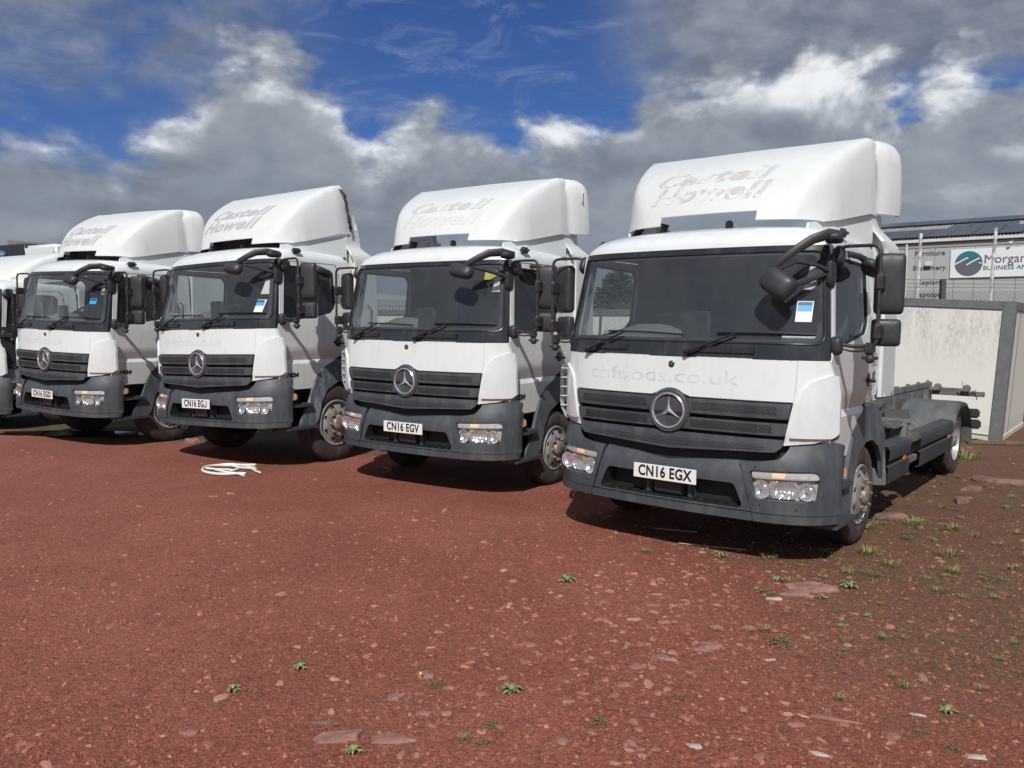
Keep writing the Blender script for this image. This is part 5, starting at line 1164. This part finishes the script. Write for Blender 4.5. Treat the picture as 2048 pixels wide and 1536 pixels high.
cb2 = box_body('box_body', 'long low cream box body seen through the cab windows behind the row', (2.6, 15.75, 0), atan2(-.53, 1.0)+0.0, 0, 7.2, 2.2, 2.04, .12)

# ------------------------------------------------------------------ industrial building on the right
BA = Vector((23.5, 37.3, 0)); BD = Vector((-.786, .618, 0)); BN = Vector((-.618, -.786, 0)); BB = -BN
bt = thing('industrial_building', 'grey clad trade building with solar panels on its low roof', 'building', tuple(BA)); bt.matrix_world = Matrix(((BD.x, BB.x, 0, BA.x), (BD.y, BB.y, 0, BA.y), (0, 0, 1, 0), (0, 0, 0, 1)))
# local x = along the wall towards the left, y = into the building
CLAD = mat('grey_cladding', (.40, .41, .415), .5, vary=.03, scale=.5); CLADJ = mat('cladding_joint', (.22, .23, .235), .6); SOLAR = mat('solar_cell', (.016, .021, .036), .25, coat=.3); RSHEET = mat('roof_sheet', (.42, .39, .36), .8, vary=.3, scale=2.5); GUT = mat('white_gutter', (.62, .63, .63), .5)
first = None; i = 0; xx = -8.0
while xx < 11.6:
    if first is None: first = boxobj('cladding_panel', (0, -.0, 0), (.835, .08, 5.62), CLAD, bt, .004, loc=(xx, 0, 0))
    else: o = first.copy(); COL.objects.link(o); o.location.x = xx
    xx += .85
boxobj('wall', (-8, .082, 0), (11.6, .2, 5.9), CLADJ, bt, 0); boxobj('eaves_flashing', (-8, -.03, 5.63), (11.6, .06, 5.84), mat('flashing', (.30, .31, .315), .5), bt, 0)
boxobj('gable_wall', (11.5, .2, 0), (11.6, 16, 5.8), CLAD, bt, 0); boxobj('gutter', (-8.2, -.18, 5.88), (11.8, -.02, 6.02), GUT, bt, .02)
boxobj('downpipe', (5.10, -.12, 0), (5.20, -.03, 5.88), GUT, bt, .02)
RS = .216
def roofM(u, v, d): return Vector((u, v, 6.02+v*RS-d))
finish(panel([(-8.2, -.1), (11.8, -.1), (11.8, 8.2), (-8.2, 8.2)], (), 3, .1, roofM, 0), 'roof', RSHEET, bt)
finish(panel([(-8.2, 8.2), (11.8, 8.2), (11.8, 16.4), (-8.2, 16.4)], (), 3, .1, lambda u, v, d: Vector((u, v, 6.02+(16.4-v)*RS-d-.01)), 0), 'rear_roof', RSHEET, bt)
bm = bmesh.new()
for i in range(130): box(bm, (-8.1+i*.152, .0, 0), (-8.05+i*.152, 8.0, .03), Matrix(((1, 0, 0, 0), (0, 1, 0, 0), (0, RS, 1, 6.03), (0, 0, 0, 1))))
finish(bm, 'roof_corrugation', RSHEET, bt, kind='stuff')
MX = Matrix(((1, 0, 0, 0), (0, 1, 0, 0), (0, RS, 1, 0), (0, 0, 0, 1)))
pm_ = None
for row, (v0, v1, xs0, n) in enumerate(((.15, 1.75, -7.8, 19), (1.80, 3.4, -7.8, 19), (3.45, 5.05, 1.0, 3), (6.0, 7.9, -7.8, 19))):
    for i in range(n):
        if pm_ is None or row == 3 and i == 0:
            bm = bmesh.new(); box(bm, (0, 0, 0), (.985, v1-v0, .05), MX, 0); pm_ = finish(bm, 'solar_panel', SOLAR, bt, loc=(xs0+i*1.02, v0, 6.02+v0*RS+.09)); src = pm_
        else: o = src.copy(); COL.objects.link(o); o.location = (xs0+i*1.02, v0, 6.02+v0*RS+.09)
TEXTG = mat('wall_lettering', (.10, .105, .11), .5)
wm = lambda s, z, off=.01: (lambda u, v, d: Vector((s-u, -off+d, z+v)))
for s_, z_, tx in ((4.12, 5.36, 'Furniture'), (4.12, 4.66, 'Stationery'), (4.12, 3.96, 'Copiers'), (4.12, 3.37, 'Laptops')):
    text_obj('wall_text', tx, wm(s_, z_), TEXTG, bt, size=.31, sx=1.05, bold=.007, spacing=1.08, cut=0, th=.01)
sg_ = boxobj('shop_sign', (-5.6, -.09, 4.13), (3.2, -.01, 5.48), mat('sign_white', (.74, .77, .80), .4), bt, .01)
TEAL = mat('sign_teal', (.035, .17, .24), .4); SGR = mat('sign_grey', (.12, .13, .15), .4)
cx_, cz_, R_ = 2.42, 4.80, .58
wave = [(-1, -.02), (-.72, .12), (-.42, .30), (-.22, .42), (-.08, .46), (-.02, .44), (-.12, .12), (-.16, -.04), (-.10, -.08), (.10, .06), (.38, .22), (.62, .36), (.76, .40), (.82, .36), (.74, .12), (.74, .04), (1, .0)]
def circ(a0, a1, n=30): return [(cos(a0+(a1-a0)*i/n), sin(a0+(a1-a0)*i/n)) for i in range(n+1)]
def logo(pts, m, nm): return finish(panel([(p[0], p[1]) for p in pts], (), .25, .012, lambda u, v, d: Vector((cx_-u*R_, -.105+d, cz_+v*R_)), 0), nm, m, sg_)
g_ = .07
upper = circ(.06, pi-.06)+[(p[0], p[1]+g_) for p in wave[1:-1] if True]
lower = circ(-pi+.09, -.02)[0:]+[(p[0], p[1]-g_) for p in reversed(wave[1:-1])]
logo(upper, TEAL, 'logo_upper'); logo(lower, SGR, 'logo_lower')
SERIF = text_obj('sign_text', 'Morgan&', wm(1.80, 4.96, .10), SGR, sg_, size=.56, sx=1.0, align='LEFT', cut=0, th=.008)
text_obj('sign_text', 'BUSINESS AND', wm(1.82, 4.56, .10), TEAL, sg_, size=.27, sx=1.12, align='LEFT', cut=0, th=.008)
boxobj('sensor_box', (4.0, -.2, 4.72), (4.3, -.01, 4.95), GUT, bt, .04)
bm = bmesh.new(); bmesh.ops.create_uvsphere(bm, u_segments=12, v_segments=8, radius=.08, matrix=Matrix.Translation((.75, -.25, 5.66))); tube(bm, [(.75, -.2, 5.70), (.70, -.12, 5.62), (.66, -.06, 5.86)], .012, 5); finish(bm, 'security_camera', GUT, bt)

# ------------------------------------------------------------------ masts and wire fence in front of the building
PEEL = mat('peeling_pole', (.52, .52, .52), .6, vary=.45, scale=9)
for x, y, h, lean, lb in ((9.93, 20, 4.02, -.05, 'pale steel pole left of the round sign logo, in front of the grey building'), (11.75, 20, 4.17, -.10, 'pale steel pole rising across the shop sign lettering')):
    bm = bmesh.new(); r = random.Random(int(x)); tube(bm, [(lean*(1-k/14)+.012*r.uniform(-1, 1), 0, h*k/14) for k in range(15)], .038, 8); o = finish(bm, 'steel_pole', PEEL, None, label=lb, cat='pole'); o.location = (x, y, 0)
ft = thing('wire_fence', 'chain link fence with three barbed wires behind the cream box body', 'fence', (6.5, 18, 0))
CONC = mat('fence_post', (.07, .075, .08), .7); WIRE = mat('fence_wire', (.20, .205, .21), .6)
for i in range(4):
    bm = bmesh.new(); box(bm, (-.05, -.05, 0), (.05, .05, 2.35)); box(bm, (-.05, -.05, 2.3), (.05, .05, 2.80), Matrix.Shear('XZ', 4, (0, 0)) if False else None); o = finish(bm, 'fence_post', CONC, ft); o.location = (-.1+3.05*i+.02, 0, 0)
for z in (2.62, 2.70, 2.79):
    bm = bmesh.new(); tube(bm, [(-1.5, 0, z), (9.5, 0, z)], .006, 4)
    for i in range(60): tube(bm, [(-1.4+i*.18, -.012, z-.012), (-1.4+i*.18+.02, .012, z+.012)], .003, 3)
    finish(bm, 'barbed_wire', WIRE, ft)
bm = bmesh.new()
for i in range(150):
    x = -1.5+i*.08
    for sx in (1, -1):
        a = Vector((x, 0, 1.2)); b = Vector((x+sx*1.35, 0, 2.55)); s = Vector((.0035, 0, 0)); bm.faces.new([bm.verts.new(a-s), bm.verts.new(a+s), bm.verts.new(b+s), bm.verts.new(b-s)])
bmesh.ops.solidify(bm, geom=bm.faces[:], thickness=.004); finish(bm, 'chain_link_mesh', WIRE, ft, kind='stuff')

# ------------------------------------------------------------------ what shows through the cabs: hedge, conifer, palisade fence, far shed, hills
def foliage(name, label, cat, c, size, n, leaf, m, seed, shape):
    r = random.Random(seed); t = thing(name, label, cat, c); bm = bmesh.new()
    for _ in range(n):
        p, d = shape(r); s = leaf*(.6+.8*r.random()); q = Vector((r.gauss(0, 1), r.gauss(0, 1), r.gauss(0, .6))).normalized(); t_ = (d*1.2+q*.7).normalized()*s; u = t_.cross(q).normalized()*s*.32
        bm.faces.new([bm.verts.new(p-t_*.3), bm.verts.new(p+u), bm.verts.new(p+t_), bm.verts.new(p-u)])
    finish(bm, 'crown', m, t); bm = bmesh.new(); tube(bm, [(0, 0, 0), (.05, 0, size*.5), (0, 0, size)], [size*.03, size*.02, size*.004], 7)
    for k in range(7):
        a = k*2.4; z = size*(.3+.08*k); tube(bm, [(0, 0, z), (cos(a)*size*.15, sin(a)*size*.15, z+size*.05)], [size*.01, size*.004], 5)
    finish(bm, 'trunk', mat('bark', (.10, .08, .06), .9), t)
PINE = leaf_mat('conifer_foliage', (.030, .050, .028), (.055, .080, .040)); BUSH = leaf_mat('bush_foliage', (.045, .065, .028), (.10, .11, .045))
def conifer(r):
    k = r.randrange(46); z = 1.2+3.0*(k/46)**.9; R = 1.9*max(.02, 1-(z-1.0)/3.4)**.8+.05; a = k*2.4; f = r.random()**.7; d = Vector((cos(a), sin(a), .25)); return Vector((cos(a)*R*f, sin(a)*R*f, z+R*f*.28+r.gauss(0, .07)))+Vector((r.gauss(0, .10), r.gauss(0, .10), 0)), d
foliage('conifer_tree', 'dark conifer rising above the hedge, seen through the nearest cab', 'tree', (5.15, 40, 0), 4.3, 9000, .17, PINE, 1, conifer)
def bushf(w_, h_):
    def f(r):
        a = r.random()*6.28; b = r.random()*1.5; q = Vector((cos(a)*cos(b)*w_, sin(a)*cos(b)*w_*.6, .2+sin(b)*h_)); q *= (.75+.25*r.random()); return q+Vector((0, 0, .25*noise.noise(q*1.3))), Vector((cos(a), sin(a), .5))
    return f
for i, (x, y, w_, h_, lb) in enumerate(((2.2, 37, 2.4, 2.7, 'rounded green bush left of the conifer'), (4.8, 36.5, 2.6, 2.5, 'rounded green bush under the conifer'), (7.6, 37, 2.4, 2.6, 'rounded green bush right of the conifer'), (-.4, 38, 2.4, 2.7, 'rounded green bush at the left end of the hedge'))):
    foliage('bush', lb+', seen through the cabs', 'bush', (x, y, 0), h_*.7, 6500, .13, BUSH, 20+i, bushf(w_, h_))
pt = thing('palisade_fence', 'tall metal palisade fence beyond the yard, seen through the third cab', 'fence', (-8.5, 30, 0)); first = None
for i in range(95):
    if first is None: first = boxobj('pale', (0, 0, .3), (.05, .02, 2.62), WIRE, pt, 0)
    else: o = first.copy(); COL.objects.link(o); o.location.x = i*.11
for z in (.6, 2.35): boxobj('rail', (-.1, .022, z), (10.6, .06, z+.06), WIRE, pt, 0)
for i in range(4):
    bm = bmesh.new(); tube(bm, [(i*3.3, .1, 0), (i*3.3, .1, 2.7), (i*3.3-.15, .1, 3.05)], .05, 6); finish(bm, 'post', WIRE, pt)
st_ = thing('distant_shed', 'pale industrial shed with a long pitched roof beyond the palisade fence', 'building', (-22, 62, 0))
boxobj('wall', (0, 0, 0), (18, 12, 2.5), CLAD, st_, 0)
bm = bmesh.new(); loft(bm, [[(-.3, -.3, 2.51), (-.3, 6, 5.3), (-.3, 12.3, 2.51)], [(18.3, -.3, 2.51), (18.3, 6, 3.6), (18.3, 12.3, 2.51)]]); finish(bm, 'roof', mat('shed_roof', (.28, .30, .32), .6), st_)
hm = mat('far_hills', (.055, .075, .095), 1.0, vary=.1, scale=.01)
bm = bmesh.new(); top = [bm.verts.new((x, 700+60*sin(x*.002), 12+16*noise.noise(Vector((x*.004, 0, 0)))+10*noise.noise(Vector((x*.011, 3, 0)))+8)) for x in range(-1200, 1201, 30)]; bot = [bm.verts.new((v.co.x, v.co.y-120, -1)) for v in top]; bk = [bm.verts.new((v.co.x, v.co.y+160, -1)) for v in top]
for a in (bot, bk):
    for i in range(len(top)-1): bm.faces.new([a[i], a[i+1], top[i+1], top[i]])
finish(bm, 'hills', hm, None, kind='structure')

# ------------------------------------------------------------------ the lorry cut off by the left edge, and the tall body behind it
iv = thing('lorry', 'white lorry of another make at the left edge, mostly hidden behind its neighbour', 'lorry')
skip = ('emblem', 'bonnet_badge', 'front_mirror', 'pillar_cover', 'mirror_bracket', 'number_plate', 'model_badge', 'faded', 'windscreen_sticker', 'notice', 'small_label', 'fleet', 'dashboard_paper', 'paper', 'deflector_collar', 'marker_light', 'kerb_mirror', 'side_skirt', 'wheel_chock', 'open_tray', 'tray_bar', 'blue_cap', 'skirt_end', 'battery', 'yellow')
for ch in list(trucks[3].children):
    if not ch.name.startswith(skip): copy_tree(ch, iv)
mw = rot((TR[0][0], TR[0][1], TR[0][2], 0, 0, 0)); iv.matrix_world = mw @ Matrix.Translation((-3.12, .15, 0))
for o in iv.children:
    if o.name.startswith(('front_wheel', 'rear_wheel', 'chassis', 'subframe', 'crossmember', 'rail')): continue
    if o.name.startswith('roof_deflector'): o.location.z = .30; o.scale = (1.03, 1, .78); continue
    o.location.z -= .13
for sg in (1,):
    finish(panel([(.36, 1.03), (1.38, 1.03), (1.38, 1.62), (.36, 1.62)], (), .2, .01, MS(1, .014), 0), 'black_door_panel', MIRR, iv)
    finish(panel([(.36, .74), (.93, .94), (1.05, 1.02), (.36, 1.02)], (), .2, .01, MS(1, .012), 0), 'grey_door_panel', mat('door_grey', (.30, .32, .33), .4), iv)
    finish(panel([(.34, .70), (.86, .70), (.86, .76), (.34, .76)], (), .2, .02, MS(1, .03), .004), 'door_ledge', WHITE, iv)
text_obj('side_lettering', 'EUROCARGO', lambda u, v, d: Vector((S(1.0)+.018+d, .36+u, .985+v)), INK, iv, size=.075, sx=1.15, align='LEFT', bold=.003, cut=0, th=.004)
text_obj('side_lettering', '75-190', lambda u, v, d: Vector((S(.73)+.034+d, .40+u, .73+v)), INK, iv, size=.07, sx=1.3, align='LEFT', bold=.004, cut=0, th=.004)
fb = thing('refrigerated_body', 'tall refrigerated lorry body with a dark cooling unit front behind the left edge lorry', 'lorry body'); fb.matrix_world = mw @ Matrix.Translation((-3.1, .15, 0))
rounded('unit_housing', (-.42, 2.05, 2.93), (1.02, .5, .30), GRP, fb, bev=.05)
rounded('unit_front', (-1.62, 1.97, 2.95), (1.36, .3, .36), mat('unit_dark', (.018, .024, .035), .4), fb, bev=.03)
bm = bmesh.new(); bmesh.ops.create_circle(bm, cap_ends=True, segments=28, radius=1, matrix=Matrix.Translation((-1.76, 1.805, 2.965)) @ Matrix.Diagonal((.19, 1, .055, 1)) @ Matrix.Rotation(pi/2, 4, 'X')); ov_ = finish(bm, 'badge_rim', CHROME, fb)
bm = bmesh.new(); bmesh.ops.create_circle(bm, cap_ends=True, segments=28, radius=1, matrix=Matrix.Translation((-1.76, 1.800, 2.965)) @ Matrix.Diagonal((.17, 1, .045, 1)) @ Matrix.Rotation(pi/2, 4, 'X')); finish(bm, 'badge_face', mat('badge_blue', (.02, .12, .45), .3), ov_)
text_obj('badge_text', 'Carrier', lambda u, v, d: Vector((-1.76+u, 1.795, 2.965+v)), STK_W, ov_, size=.07, sx=1.3, shear=.3, cut=0)
boxobj('body_front', (-2.45, 2.3, 1.0), (.12, 2.36, 3.05), GRP, fb, .01)
bm = bmesh.new(); loft(bm, [[(-2.45, 2.3, 3.05), (-2.45, 2.3, 3.30), (-2.45, 7.5, 3.30), (-2.45, 7.5, 1.0)], [(.12, 2.3, 3.05), (.12, 2.36, 3.08), (.12, 7.5, 3.10), (.12, 7.5, 1.0)]]); finish(bm, 'body_shell', ALU, fb)
for x in (-2.44, .09): boxobj('body_side', (x, 2.36, 1.0), (x+.03, 7.5, 3.06), GRP, fb, 0)
boxobj('body_base', (-2.2, 2.4, .75), (-.1, 7.4, .99), FRAME, fb, 0)
for x in (-2.1, -.3):
    bm = bmesh.new(); lathe(bm, [(-.12, 0), (-.12, .28), (-.12, .44), (.12, .44), (.12, 0)], 24, 'x'); o = finish(bm, 'body_wheel', TYRE, fb); o.location = (x, 5.8, .45)
bpy.context.view_layer.update()
